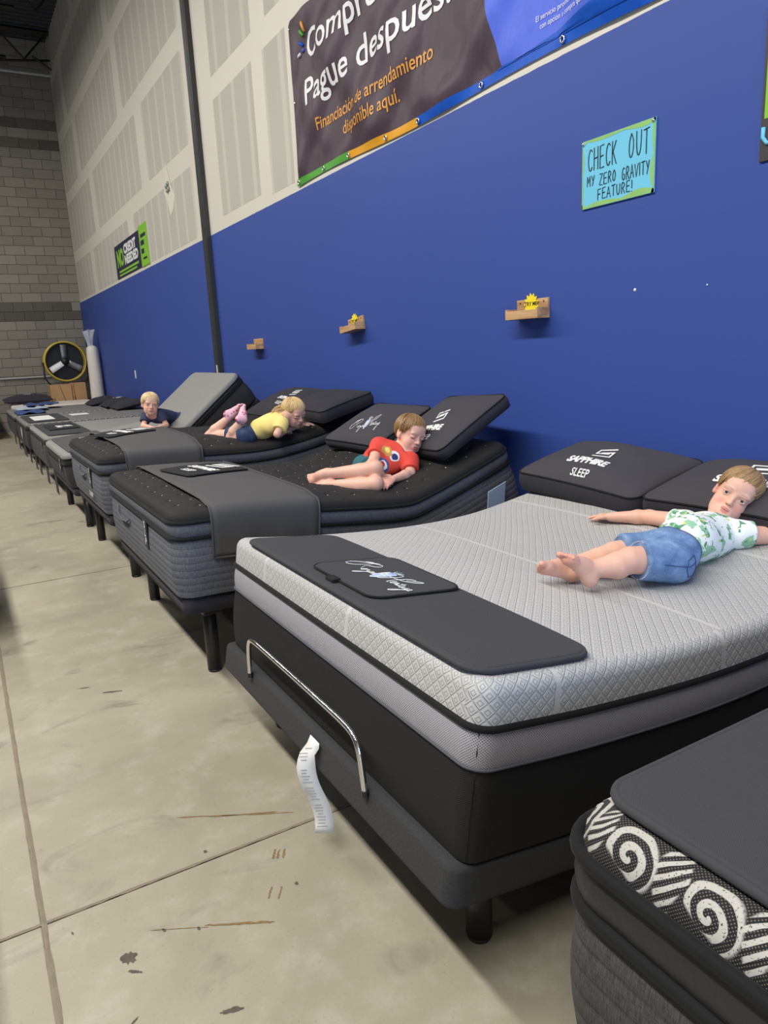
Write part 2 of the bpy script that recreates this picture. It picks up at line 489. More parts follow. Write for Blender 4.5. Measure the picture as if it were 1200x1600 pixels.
# patch of compound with the small grey fitting on it
pb = MB()
pp = [(10.45, 3.62), (10.25, 3.98), (10.1, 3.66), (9.95, 3.5), (10.08, 3.36), (10.24, 3.30), (10.34, 3.5)]
pb.add([(WALL_X - .003, y, z) for y, z in pp], [tuple(range(len(pp)))]).build('compound_patch', plain('compound', (.66, .63, .55), .8, var=.05), wall_r)
fit = MB()
for y, z, r in ((10.27, 3.67, .035), (10.20, 3.69, .03), (10.24, 3.61, .03), (10.17, 3.62, .028)):
    fit.ellip((WALL_X - .015, y, z), (.02, r, r), 10, 6)
fit.build('wall_bracket', plain('dull_grey_metal', (.30, .32, .29), .5, .4), wall_r, True)
# nail holes
for y, z, r in ((2.458, 1.677, .008), (2.074, 1.664, .004)):
    MB().ellip((WALL_X, y, z), (.004, r, r), 10, 6).build('wall_anchor', M['tagwhite'], wall_r, True)

wall_b = struct('wall_back', MB().box(XL, WALL_X + .2, WALL_Y, WALL_Y + .2, 0, CEIL + .3), M['mortar'])
bw, bh = .407, .203
bmesh_ = {}
def block_mesh(key, w, h, d):
    if key not in bmesh_:
        mb = MB().bevbox(-w / 2, w / 2, -d, .01, -h / 2, h / 2, .006); me = mesh('concrete_block', mb.v, mb.f, False)
        bmesh_[key] = me
    return bmesh_[key]
for r in range(41):
    z = .1 + r * bh
    rough = r in (30, 32) or r in (12, 13)
    for c in range(7):
        xr = WALL_X - c * bw - (bw / 2 if r % 2 else 0)
        xc = xr - bw / 2; w = bw - .010
        if c == 0 and r % 2:
            hm = block_mesh('half', bw / 2 - .01, bh - .010, .012)
            if not hm.materials: hm.materials.append(M['block'])
            o = bpy.data.objects.new('concrete_block', hm); COL.objects.link(o); o.parent = wall_b; o.location = (WALL_X - bw / 4, WALL_Y, z)
        zmin = .6 + (z / 8) * 1.1
        if xc < zmin - .3: continue
        me = block_mesh('d' if rough else 'n', w, bh - .010, .018 if rough else .012)
        if not me.materials: me.materials.append(M['blockdark'] if rough else M['block'])
        o = bpy.data.objects.new('concrete_block', me); COL.objects.link(o); o.parent = wall_b; o.location = (xc, WALL_Y, z)
MB().tube([(XL, WALL_Y - .05, 1.18), (1.93, WALL_Y - .05, 1.18)], .018, 8).build('trim_1', M['pipe'])['kind'] = 'structure'

# ------------------------------------------------------------------ structure: ceiling
cb = MB(); V = []; Fc = []
yy = YN; prof = []
while yy < WALL_Y + .2:
    prof += [(yy, 0), (yy + .09, 0), (yy + .11, .05), (yy + .16, .05)]; yy += .18
for y, dz in prof: V += [(XL, y, CEIL + dz), (WALL_X + .2, y, CEIL + dz)]
for i in range(len(prof) - 1): Fc.append((2 * i, 2 * i + 1, 2 * i + 3, 2 * i + 2))
cb.add(V, Fc); struct('ceiling', cb, M['deck'])
tr = [0]
def trim(mb, mat):
    tr[0] += 1; o = mb.build('trim_%d' % (tr[0] + 1), mat); o['kind'] = 'structure'
# roof joist in front of the back wall: chords, web rods
def bar(mb, p, q, w):
    return mb.tube([p, q], w, 4)
for yj in (15.7, 18.1):
    mb = MB(); bar(mb, (XL, yj, CEIL - .06), (WALL_X - .02, yj, CEIL - .06), .05); bar(mb, (XL, yj, CEIL - .62), (WALL_X - .9, yj, CEIL - .62), .045)
    for k in range(12):
        x0 = WALL_X - .1 - k * .9
        bar(mb, (x0, yj, CEIL - .1), (x0 - .45, yj, CEIL - .6), .018); bar(mb, (x0 - .45, yj, CEIL - .6), (x0 - .9, yj, CEIL - .1), .018)
    trim(mb, M['steel_black'])
mb = MB(); bar(mb, (WALL_X, 18.45, CEIL - .45), (.2, 18.45, CEIL - .75), .022); bar(mb, (WALL_X, 18.4, CEIL - .65), (WALL_X - .35, 18.4, CEIL - .42), .02); trim(mb, M['steel_black'])
trim(MB().tube([(XL, 18.55, CEIL - .72), (WALL_X, 18.55, CEIL - .72)], .028, 8), M['pipe'])
trim(MB().tube([(1.63, 12, CEIL - .25), (1.63, WALL_Y, CEIL - .25)], .03, 8), M['pipe'])


# shop-front opening added behind the camera, unseen, for a cool tint on bed sides
wall_f = struct('wall_front', MB().box(XL, -1.2, YN - .2, YN, 0, CEIL + .3).box(1.9, WALL_X + .2, YN - .2, YN, 0, CEIL + .3).box(-1.2, 1.9, YN - .2, YN, 2.9, CEIL + .3).box(-1.2, 1.9, YN - .2, YN, 0, .5), M['paper'])
wf = struct('added_window_1', MB().box(-1.2, -1.12, YN - .15, YN - .05, .5, 2.9).box(1.82, 1.9, YN - .15, YN - .05, .5, 2.9).box(-1.2, 1.9, YN - .15, YN - .05, .5, .58).box(-1.2, 1.9, YN - .15, YN - .05, 2.82, 2.9).box(.31, .39, YN - .15, YN - .05, .5, 2.9), M['metal_grey'])
ld = bpy.data.lights.new('cool_fill', 'AREA'); ld.shape = 'RECTANGLE'; ld.size = 2.9; ld.size_y = 2.2; ld.energy = COOL_FILL; ld.color = (.42, .62, 1.0)  # unseen fill light added to turn the near bed sides bluish
lo = bpy.data.objects.new('cool_fill', ld); COL.objects.link(lo); lo.location = (.35, YN + .02, 1.7); lo.rotation_euler = (PI / 2, 0, 0)

# dark steel post standing against the right wall
pm = MB(); pm.bevbox(WALL_X - .06, WALL_X, 8.64, 8.79, 0, CEIL, .004); pm.bevbox(WALL_X - .066, WALL_X - .056, 8.665, 8.765, 0, CEIL, .003)
o = pm.build('trim_9', M['pole']); o['kind'] = 'structure'

# ------------------------------------------------------------------ lamps (above and out of the frame)
for i, (x, y, pw) in enumerate(LAMPS):
    fx = empty('ceiling_light', (x, y, LAMP_Z), 0, 'white high bay light hanging over the aisle, number %d along' % (i + 1) if False else None, 'ceiling light')
    fx['label'] = 'white linear high bay light hung ' + ('behind the camera', 'level with the nearest bed', 'level with the black bed with the boy in red', 'level with the bed with the girl in yellow', 'level with the bed with the raised head', 'level with the far display beds', 'before the block wall', 'across the store from the black beds')[i]; fx['group'] = 'high bay lights'
    MB().bevbox(x - .25, x + .25, y - 1.22, y + 1.22, LAMP_Z + .02, LAMP_Z + .12, .01).build('housing', M['pipe'], fx)
    MB().tube([(x, y, LAMP_Z + .12), (x, y, CEIL)], .012, 6).build('hanger', M['metal_grey'], fx)
    ld = bpy.data.lights.new('high_bay', 'AREA'); ld.shape = 'RECTANGLE'; ld.size = .45; ld.size_y = 2.4; ld.energy = pw; ld.color = (1.0, .965, .90)
    lo = bpy.data.objects.new('lamp', ld); COL.objects.link(lo); lo.parent = fx; lo.location = (0, 0, 0)
# ------------------------------------------------------------------ beds
class Path:
    """bottom line of a mattress in the x-z plane, smoothed and measured by arc length"""
    def __init__(s, pts, it=3):
        P = [np.array(p, float) for p in pts]
        for _ in range(it):
            Q = [P[0]]
            for a, b in zip(P[:-1], P[1:]): Q += [a * .75 + b * .25, a * .25 + b * .75]
            Q.append(P[-1]); P = Q
        P = np.array(P); d = np.r_[0, np.cumsum(np.linalg.norm(np.diff(P, axis=0), axis=1))]
        s.L = d[-1]; s.s = np.linspace(0, s.L, 240)
        s.x = np.interp(s.s, d, P[:, 0]); s.z = np.interp(s.s, d, P[:, 1])
        tx = np.gradient(s.x, s.s); tz = np.gradient(s.z, s.s)
        k = np.ones(15) / 15
        tx = np.convolve(np.pad(tx, 7, 'edge'), k, 'valid'); tz = np.convolve(np.pad(tz, 7, 'edge'), k, 'valid')
        n = np.hypot(tx, tz); s.tx = tx / n; s.tz = tz / n
    def at(s, q, t):
        tx = np.interp(q, s.s, s.tx); tz = np.interp(q, s.s, s.tz)
        e = (q - s.L) if q > s.L else (q if q < 0 else 0)
        x = np.interp(q, s.s, s.x) + e * tx; z = np.interp(q, s.s, s.z) + e * tz
        return x - tz * t, z + tx * t

def slab(name, fn, s0, s1, y0, y1, r, levels, mat, parent, cap=True, crown=0.0, ny=20, ds=.05, relief=None, bottom=False, rimuv=None, soft=None):
    """rounded slab: levels = [(t, inset)], built from the lowest to the top, bent by fn(s, y, t)"""
    nc = 6
    def stations(d):
        rr = max(r - d, .004); a0 = s0 + d; a1 = s1 - d; w = (y1 - y0) / 2 - d
        S = []; Wd = []
        for k in range(nc + 1):
            th = PI / 2 * k / nc; S.append(a0 + rr * (1 - math.sin(th) if False else 1 - math.cos(PI / 2 - (PI / 2 - th)) if False else rr * 0 + (1 - math.cos(th))) ); Wd.append(w - rr * (1 - math.sin(th)))
        m = max(2, int((s1 - s0 - 2 * r) / ds))
        for k in range(1, m): S.append(a0 + rr + (a1 - a0 - 2 * rr) * k / m); Wd.append(w)
        for k in range(nc + 1):
            th = PI / 2 * (1 - k / nc); S.append(a1 - rr * (1 - math.cos(th))); Wd.append(w - rr * (1 - math.sin(th)))
        return S, Wd
    yc = (y0 + y1) / 2
    V = []; UV = []; Fc = []; PL = []
    def ring(t, d, vv):
        S, Wd = stations(d); n = len(S); pts = []
        for i in range(n): pts.append((S[i], -Wd[i]))
        for j in range(1, ny): pts.append((S[-1], Wd[-1] * (2 * j / ny - 1)))
        for i in range(n - 1, -1, -1): pts.append((S[i], Wd[i]))
        for j in range(ny - 1, 0, -1): pts.append((S[0], Wd[0] * (2 * j / ny - 1)))
        pts.append(pts[0]); base = len(V)
        if not PL:
            PL.append(0.0)
            for (a_, b_), (c_, e_) in zip(pts[:-1], pts[1:]): PL.append(PL[-1] + math.hypot(c_ - a_, e_ - b_))
        for (s_, w), p in zip(pts, PL):
            V.append(fn(s_, yc + w, t)); UV.append((p, vv) if rimuv is None else (rimuv, rimuv))
        return base, len(pts)
    prev = None; vv = levels[0][0]; lastl = levels[0]
    for t, d in levels:
        vv += math.hypot(t - lastl[0], d - lastl[1]); lastl = (t, d)
        b, n = ring(t, d, vv)
        if prev is not None:
            for k in range(n - 1): Fc.append((prev + k, prev + k + 1, b + k + 1, b + k))
        prev = b
    def capgrid(t, d, sgn):
        S, Wd = stations(d); n = len(S); base = len(V); w0 = (y1 - y0) / 2
        for i in range(n):
            for j in range(ny + 1):
                y = Wd[i] * (2 * j / ny - 1)
                u = 2 * (S[i] - S[0]) / (S[-1] - S[0]) - 1; v = y / max(Wd)
                c = crown * max(0, (1 - abs(u) ** 4)) * max(0, (1 - abs(v) ** 4)) if sgn > 0 else 0
                if relief is not None and 0 < i < n - 1 and 0 < j < ny: c += relief(S[i], yc + y) * (1 if soft is None else min(1, (1 - abs(u)) * (s1 - s0) / 2 / soft) * min(1, (1 - abs(v)) * w0 / soft))
                V.append(fn(S[i], yc + y, t + c)); UV.append((S[i], y))
        for i in range(n - 1):
            for j in range(ny):
                a = base + i * (ny + 1) + j
                q = (a, a + ny + 1, a + ny + 2, a + 1)
                Fc.append(q if sgn > 0 else q[::-1])
    if cap: capgrid(levels[-1][0], levels[-1][1], 1)
    if bottom: capgrid(levels[0][0], levels[0][1], -1)
    me = mesh(name, V, Fc, True, UV)
    return link(name, me, mat, parent)

def loop_pts(fn, s0, s1, y0, y1, r, t, d, ds=.04):
    rr = max(r - d, .004); a0, a1, b0, b1 = s0 + d, s1 - d, y0 + d, y1 - d
    P = []
    def arc(cx, cy, th0):
        for k in range(7):
            th = th0 + PI / 2 * k / 6; P.append((cx + rr * math.cos(th), cy + rr * math.sin(th)))
    def line(p, q):
        n = max(2, int(math.hypot(q[0] - p[0], q[1] - p[1]) / ds))
        for k in range(1, n): P.append((p[0] + (q[0] - p[0]) * k / n, p[1] + (q[1] - p[1]) * k / n))
    arc(a1 - rr, b1 - rr, 0); line((a1 - rr, b1), (a0 + rr, b1)); arc(a0 + rr, b1 - rr, PI / 2); line((a0, b1 - rr), (a0, b0 + rr))
    arc(a0 + rr, b0 + rr, PI); line((a0 + rr, b0), (a1 - rr, b0)); arc(a1 - rr, b0 + rr, 1.5 * PI); line((a1, b0 + rr), (a1, b1 - rr))
    return [fn(x, y, t) for x, y in P]

class Bed:
    def __init__(s, path, y0, y1, top, crown=.0, r=.09, relief=None):
        s.p = Path(path); s.y0, s.y1, s.top, s.crown, s.r, s.relief = y0, y1, top, crown, r, relief
        s.L = s.p.L
    def fn(s, q, y, t):
        x, z = s.p.at(q, t); return (x, y, z)
    def topt(s, q, y):
        u = 2 * min(max(q, 0), s.L) / s.L - 1; v = (y - (s.y0 + s.y1) / 2) / ((s.y1 - s.y0) / 2); v = max(-1, min(1, v))
        c = s.crown * max(0, (1 - abs(u) ** 4)) * max(0, (1 - abs(v) ** 4))
        if s.relief: c += .0215 * min(1, (1 - abs(u)) * s.L / 2 / .11) * min(1, (1 - abs(v)) * (s.y1 - s.y0) / 2 / .11)
        return s.top + c
    def on(s, q, y, h): return s.fn(q, y, s.topt(q, y) + h)
    def q_of_x(s, x):
        lo, hi = 0, s.L
        for _ in range(40):
            m = (lo + hi) / 2
            if s.p.at(m, s.top)[0] < x: lo = m
            else: hi = m
        return lo

def wall_band(bed, name, t0, t1, bul, mat, parent, inset0=0.0, inset1=0.0, n=4):
    lv = []
    for k in range(n + 1):
        f = k / n; lv.append((t0 + (t1 - t0) * f, inset0 + (inset1 - inset0) * f - bul * math.sin(PI * f)))
    return slab(name, bed.fn, 0, bed.L, bed.y0, bed.y1, bed.r, lv, mat, parent, cap=False)
def cord(bed, t, d, rad, parent, mat='cord', name='piping'):
    P = loop_pts(bed.fn, 0, bed.L, bed.y0, bed.y1, bed.r, t, d)
    return MB().tube(P, rad, 8, True).build(name, M[mat], parent, True)
def top_panel(bed, name, t0, mat, parent, edge_r=.03, ny=24, ds=.05, inset=0.0):
    lv = [(t0, inset)]
    T = bed.top
    for k in range(0, 6):
        th = PI / 2 * k / 5
        lv.append((T - edge_r + edge_r * math.sin(th), inset + edge_r * (1 - math.cos(th))))
    return slab(name, bed.fn, 0, bed.L, bed.y0, bed.y1, bed.r, lv, mat, parent, True, bed.crown, ny, ds, bed.relief, False, .0375 if 'tuft' in name else None, .11)

def legs(root, spots, zt, r=.032, bracket=True, mat='leg'):
    for x, y in spots:
        mb = MB().cyl((x, y, 0.012), (x, y, zt), r, r, 20); mb.cyl((x, y, 0), (x, y, .013), r * .92, r * 1.02, 20)
        lg = mb.build('leg', M[mat], root, False)
        for p in lg.data.polygons: p.use_smooth = len(p.vertices) == 4
        if bracket:
            MB().bevbox(x - .035, x + .06, y - .035, y + .035, zt - .055, zt, .006).build('leg_bracket', M[mat], lg)

# ---- pads, runners, pillows, lettering ------------------------------------------------
def pad(bed, name, q0, q1, y0, y1, th, r, mat, label, cat, group=None, lift=.002, welt=True, skew=0.0):
    root = empty(name, bed.on((q0 + q1) / 2, (y0 + y1) / 2, 0), 0, label, cat, group)
    fn = lambda q, y, t: bed.on(q + skew * (y1 - y), y, t)
    slab('panel', fn, q0, q1, y0, y1, r, [(lift, .006), (lift + th * .5, 0), (lift + th * .85, .003), (lift + th, .010)], M[mat], root, True, .002, 16, .04, bottom=True)
    if welt:
        P = loop_pts(fn, q0, q1, y0, y1, r, lift + th * .45, .0); MB().tube(P, th * .52, 8, True).build('welt', M[mat], root, True)
    return root
def runner(bed, name, q0, q1, drop, label, group):
    """cloth laid over the foot of the bed, hanging down the near side"""
    root = empty(name, bed.on((q0 + q1) / 2, (bed.y0 + bed.y1) / 2, 0), 0, label, 'bed runner', group)
    prof = []
    ya, yb = bed.y1 - .02, bed.y0
    for k in range(17):
        y = ya + (yb + .05 - ya) * k / 16; prof.append((y, None, .005))
    T = bed.topt((q0 + q1) / 2, yb + .06)
    for k in range(1, 6):
        th = PI / 2 * k / 5; prof.append((yb + .05 - .062 * math.sin(th), T + .005 - .05 * (1 - math.cos(th)), 0))
    for k in range(1, 9): prof.append((yb - .014 - .006 * k / 8, T + .005 - .05 - (drop - .05) * k / 8, 0))
    n = 14; V = []; UV = []; Fc = []; d = 0
    for i, (y, t, h) in enumerate(prof):
        if i: d += math.hypot(y - prof[i - 1][0], ((t or T) - (prof[i - 1][1] or T)))
        for j in range(n + 1):
            q = q0 + (q1 - q0) * j / n
            wv = 0
            yv = y
            if t is not None and i > 22: yv = y - .008 * math.sin(j * 1.1 + i * .15) * (i - 22) / 8
            p = bed.on(q, y, h) if t is None else bed.fn(q, yv, t)
            V.append(p); UV.append((q, d))
    for i in range(len(prof) - 1):
        for j in range(n):
            a = i * (n + 1) + j; Fc.append((a, a + 1, a + n + 2, a + n + 1))
    me = mesh('cloth', V, Fc, True, UV); o = link('cloth', me, M['runner'], root)
    sm = o.modifiers.new('thickness', 'SOLIDIFY'); sm.thickness = .004; sm.offset = 1
    hem = []
    W_ = n + 1
    for i in range(len(prof)): hem.append(V[i * W_ + n])
    bot = [V[(len(prof) - 1) * W_ + j] for j in range(n, -1, -1)]
    back = [V[i * W_] for i in range(len(prof) - 1, -1, -1)]
    MB().tube(hem + bot[1:] + back[1:], .0045, 6).build('hem', M['runner'], root, True)
    return root

def text_mesh(s, size, bold=0.0, shear=0.0, spacing=1.0, wfac=1.0, align='LEFT', maxedge=None):
    """flat lettering: returns verts (u, v) and faces"""
    cu = bpy.data.curves.new('txt', 'FONT'); cu.body = s; cu.size = size; cu.shear = shear; cu.space_character = spacing
    cu.align_x = align; cu.offset = bold; cu.fill_mode = 'FRONT'; cu.resolution_u = 3
    ob = bpy.data.objects.new('txt', cu); COL.objects.link(ob)
    dg = bpy.context.evaluated_depsgraph_get(); me = bpy.data.meshes.new_from_object(ob.evaluated_get(dg))
    bpy.data.objects.remove(ob); bpy.data.curves.remove(cu)
    bm = bmesh.new(); bm.from_mesh(me); bpy.data.meshes.remove(me)
    bmesh.ops.remove_doubles(bm, verts=bm.verts[:], dist=1e-5)
    if maxedge:
        for _ in range(5):
            es = [e for e in bm.edges if e.calc_length() > maxedge]
            if not es: break
            bmesh.ops.subdivide_edges(bm, edges=es, cuts=1, use_grid_fill=False); bmesh.ops.triangulate(bm, faces=bm.faces[:])
    bm.verts.index_update()
    v = [(p.co.x * wfac, p.co.y) for p in bm.verts]; f = [[q.index for q in fc.verts] for fc in bm.faces]; bm.free()
    return v, f
def width(v): return max(p[0] for p in v) if v else 0
def letter(name, vf, fn, mat, parent, flip=False):
    """place flat lettering by fn(u, v) -> world"""
    v, f = vf
    V = [fn(a, b) for a, b in v]
    me = mesh(name, V, [q[::-1] for q in f] if flip else f, False)
    return link(name, me, mat, parent)
def strokes(name, lines, fn, rad, mat, parent):
    for L in lines:
        mb = MB()
        # smooth the pen line
        P = [np.array(p, float) for p in L]
        if len(P) > 2:
            for _ in range(2):
                Q = [P[0]]
                for a, b in zip(P[:-1], P[1:]): Q += [a * .75 + b * .25, a * .25 + b * .75]
                Q.append(P[-1]); P = Q
        n = len(P); R = [rad * (.55 + .45 * math.sin(PI * (i + .5) / n)) for i in range(n)]
        mb.tube([fn(*p) for p in P], R, 5); mb.build(name, mat, parent, True)
def flat_poly(name, pts, fn, mat, parent):
    V = [fn(*p) for p in pts]
    return link(name, mesh(name, V, [tuple(range(len(pts)))], False), mat, parent)

# mark: slanted frame with a folded bar inside it (unit square 0..1)
def logo_mark(fn, mat, parent, k=.09):
    segs = [[(.98, 1.0), (0.02, .80), (.02, .36), (.72, .52)], [(.02, 0), (.98, .22), (.98, .70), (.28, .52)]]
    mb = MB()
    def seg(p, q, w):
        p = np.array(p); q = np.array(q); d = q - p; d = d / np.linalg.norm(d); nn = np.array([-d[1], d[0]]) * w
        p = p - d * w * .9; q = q + d * w * .9
        mb.add([fn(*(p + nn)), fn(*(p - nn)), fn(*(q - nn)), fn(*(q + nn))], [(0, 1, 2, 3)])
    for L in segs:
        for p, q in zip(L[:-1], L[1:]): seg(p, q, k)
    return mb.build('emblem', mat, parent)

SCRIPT_A = [[(-.30, .36), (-.40, .30), (-.36, .24), (-.30, .33), (-.20, .40)],
            [(-.25, .38), (-.24, .20), (-.28, .04), (-.42, -.02), (-.50, .06), (-.44, .20), (-.26, .33), (-.10, .40), (-.02, .34), (-.06, .24), (-.20, .20), (-.10, .08), (-.02, .03)],
            [(-.02, .05), (.02, .12), (.06, .06), (.02, .0), (-.02, .05), (.04, .09), (.10, .10)],
            [(.10, .11), (.11, .03), (.17, .10), (.14, -.10), (.08, -.16), (.12, -.04), (.20, .05)],
            [(.24, .10), (.19, .10), (.19, .02), (.25, .05), (.25, .12), (.26, .02), (.30, .06), (.35, .28), (.31, .26), (.31, .03), (.35, .03)]]
SCRIPT_B = [[(.46, .34), (.55, .38), (.60, .30), (.56, .06), (.50, .0), (.47, .06)],
            [(.82, .40), (.72, .36), (.70, .18), (.72, .02), (.78, .03)], [(.50, .17), (.62, .20), (.80, .22), (.94, .34), (.98, .44), (.90, .42), (.78, .28)],
            [(.76, .05), (.82, .11), (.80, .15), (.77, .08), (.82, .02), (.87, .10), (.88, .13), (.90, .11), (.89, .03), (.93, .10), (.94, .03), (.97, .06)],
            [(.97, .18), (.97, .04), (1.02, .06)], [(.93, .13), (1.02, .14)],
            [(1.08, .10), (1.03, .10), (1.04, .02), (1.09, .05), (1.09, .11), (1.10, .03), (1.13, .06)],
            [(1.18, .11), (1.13, .09), (1.16, .03), (1.19, .11), (1.17, -.12), (1.10, -.16), (1.14, -.05), (1.22, .05), (1.25, .11), (1.22, .12), (1.22, .03), (1.28, .05)]]
def script_logo(fn, parent, rad):
    strokes('lettering', SCRIPT_A, lambda u, v: fn(u + .1 * v, v), rad, M['white_thread'], parent)
    strokes('lettering', SCRIPT_B, lambda u, v: fn(u + .1 * v, v), rad, M['white_thread'], parent)
    # crest: shield with small plumes
    sh = [(.32, .30), (.42, .34), (.52, .30), (.53, .14), (.47, .0), (.42, -.06), (.37, .0), (.31, .14)]
    flat_poly('crest', sh, fn, M['blue_thread'], parent)
    strokes('crest', [[(.42, .33), (.42, .44)], [(.37, .33), (.34, .42)], [(.47, .33), (.50, .42)], [(.36, .24), (.42, .18), (.48, .24)], [(.42, .30), (.42, .02)], [(.34, .14), (.50, .14)],
                      [(.32, .30), (.31, .14), (.37, .0), (.42, -.06), (.47, .0), (.53, .14), (.52, .30)]], fn, rad * 1.2, M['white_thread'], parent)
def brand(fn, parent, w=1.0, bold=.012):
    """slanted word, small word and mark: unit = word width"""
    t = text_mesh('SAPPHIRE', .235, bold, .35, .96, 1.0, 'CENTER', .06); letter('lettering', t, lambda u, v: fn(u, v * .86), M['white_thread'], parent)
    t = text_mesh('SLEEP', .175, .002, .12, 1.0, 1.0, 'CENTER', .06); letter('lettering', t, lambda u, v: fn(u + .0, v - .24), M['white_thread'], parent)
    logo_mark(lambda u, v: fn(.02 + u * .36 + v * .05, .25 + v * .30), M['white_thread'], parent, .062)

class Pillow:
    def __init__(s, c, yaw, tilt, roll, w, d, g, crown, sag=0.0, pinch=.0, seed=1):
        ca, sa = math.cos(math.radians(yaw)), math.sin(math.radians(yaw)); ct, st = math.cos(math.radians(tilt)), math.sin(math.radians(tilt))
        cr, sr = math.cos(math.radians(roll)), math.sin(math.radians(roll))
        U = np.array([sa, -ca, 0]); V0 = np.array([ca, sa, 0]); Z = np.array([0, 0, 1.])
        V_ = V0 * ct + Z * st; N = -V0 * st + Z * ct
        s.U = U * cr + N * sr; s.N = N * cr - U * sr; s.V = V_; s.c = np.array(c, float)
        s.w, s.d, s.g, s.crown, s.sag, s.pinch = w, d, g, crown, sag, pinch
        r = np.random.RandomState(seed); s.wr = r.uniform(-1, 1, (5, 4))
    def h(s, u, v):
        a = max(0, 1 - abs(u) ** 2.4); b = max(0, 1 - abs(v) ** 2.4)
        k = s.crown * (a * b) ** .62
        for q in s.wr: k += .0035 * a * b * math.sin(u * (3 + 3 * q[0]) + v * (4 + 3 * q[1]) + q[2] * 3)
        return k
    def edge(s, u, v):   # pull the outline in between the corners
        return 1 - s.pinch * (1 - v * v), 1 - s.pinch * (1 - u * u)
    def pt(s, a, b, n):
        u, v = 2 * a / s.w, 2 * b / s.d; eu, ev = s.edge(u, v)
        p = s.c + s.U * a * eu + s.V * b * ev + s.N * n
        p = p + np.array([0, 0, -s.sag * (u * u) * .5])
        return tuple(p)
    def top(s, a, b, e=.0): return s.pt(a, b, s.g + s.h(2 * a / s.w, 2 * b / s.d) + e)
    def build(s, name, label, group, mat='pillow', gmat='gusset', welt=True):
        root = empty(name, tuple(s.c), 0, label, 'pillow', group)
        r = .055 if s.g > .02 else .03
        fn = lambda a, b, n: s.pt(a, b, n)
        hw, hd = s.w / 2, s.d / 2
        def face(nm, sign, mt):
            rel = lambda a, b: (s.h(2 * a / s.w, 2 * b / s.d) * (1 if sign > 0 else -.6))
            z = s.g if sign > 0 else 0
            return slab(nm, fn, -hw, hw, -hd, hd, r, [(z, 0), (z + .0005 * sign, .0015)], mt, root, True, 0, 20, .035, rel)
        face('top_panel', 1, M[mat]); face('bottom_panel', -1, M[mat])
        if s.g > .02:
            lv = [(s.g * f, -.010 * math.sin(PI * f)) for f in (0, .25, .5, .75, 1)]
            slab('gusset', fn, -hw, hw, -hd, hd, r, lv, M[gmat], root, False, ny=20, ds=.035)
        if welt:
            for z in ((0, s.g) if s.g > .02 else (0,)):
                MB().tube(loop_pts(fn, -hw, hw, -hd, hd, r, z, 0), .0045, 6, True).build('welt', M['cord'], root, True)
        return root

# ================= bed_1: light grey knit mattress, chrome rail =================
TF = 'adjustable beds along the blue wall'
y0, y1 = 1.10, 2.665
b1 = Bed([(.775, .368), (.92, .346), (1.1, .320), (1.38, .292), (1.57, .279), (1.8, .273), (2.05, .284), (2.30, .323), (2.55, .364), (2.74, .40)], y0, y1, .425, .012, .052)
R1 = empty('adjustable_bed', (1.7, 1.915, 0), 0, 'adjustable bed with light grey diamond-knit mattress, black sides and a chrome foot rail', 'bed')
slab('upholstered_base', b1.fn, -.012, b1.L, y0 + .018, y1 + .005, .035, [(-.103, .014), (-.102, .005), (-.099, .001), (-.09, 0), (-.05, -.001), (-.018, 0), (-.010, .001), (-.004, .006), (0, .018)], M['base'], R1, True, bottom=True)
wall_band(b1, 'lower_border', .004, .228, .008, M['mesh_black'], R1, .016, .004, 8)
wall_band(b1, 'mesh_band', .228, .320, .006, M['mesh_lav'], R1, .004, .002)
cord(b1, .322, .0, .009, R1); cord(b1, .229, .0, .0035, R1, 'denim')
top_panel(b1, 'knit_top', .325, M['knit'], R1, .034, 28)
for yy_, s_ in ((y0 + .015, -1), (y1 - .015, 1)):
    MB().tube([b1.fn(.0165 - w_, yy_ - s_ * .0015 + s_ * w_, t) for t, w_ in ((.01, -.009), (.06, .0), (.115, .005), (.17, .003), (.225, -.003), (.27, .003), (.32, .0))], .0014, 5).build('corner_seam', M['cord'], R1, True)
legs(R1, [(.94, 1.27), (.94, 2.56), (2.35, 1.27), (2.35, 2.56)], .262, .034, False)
# chrome mattress retainer bar
rb = []
ra, rbb, zt = 2.335, 1.515, .505
for (y, z) in ((ra + .015, .352), (ra + .01, .43), (ra, .475), (ra - .02, .498), (ra - .06, .506), (ra - .2, .508), ((ra + rbb) / 2, .509), (rbb + .2, .509), (rbb + .07, .508), (rbb + .025, .498), (rbb + .003, .475), (rbb - .008, .43), (rbb - .02, .352)):
    rb.append((.752 - .0 * z, y, z))
P = [np.array(p) for p in rb]
for _ in range(2):
    Q = [P[0]]
    for a, b in zip(P[:-1], P[1:]): Q += [a * .75 + b * .25, a * .25 + b * .75]
    Q.append(P[-1]); P = Q
bar1 = MB().tube(P, .0085, 12).build('retainer_bar', M['chrome'], R1, True); bar1['label'] = 'chrome mattress retainer bar'
for y in (ra + .015, rbb - .02): MB().cyl((.752, y, .345), (.752, y, .362), .010, .0095, 12).build('bar_socket', M['leg'], bar1)
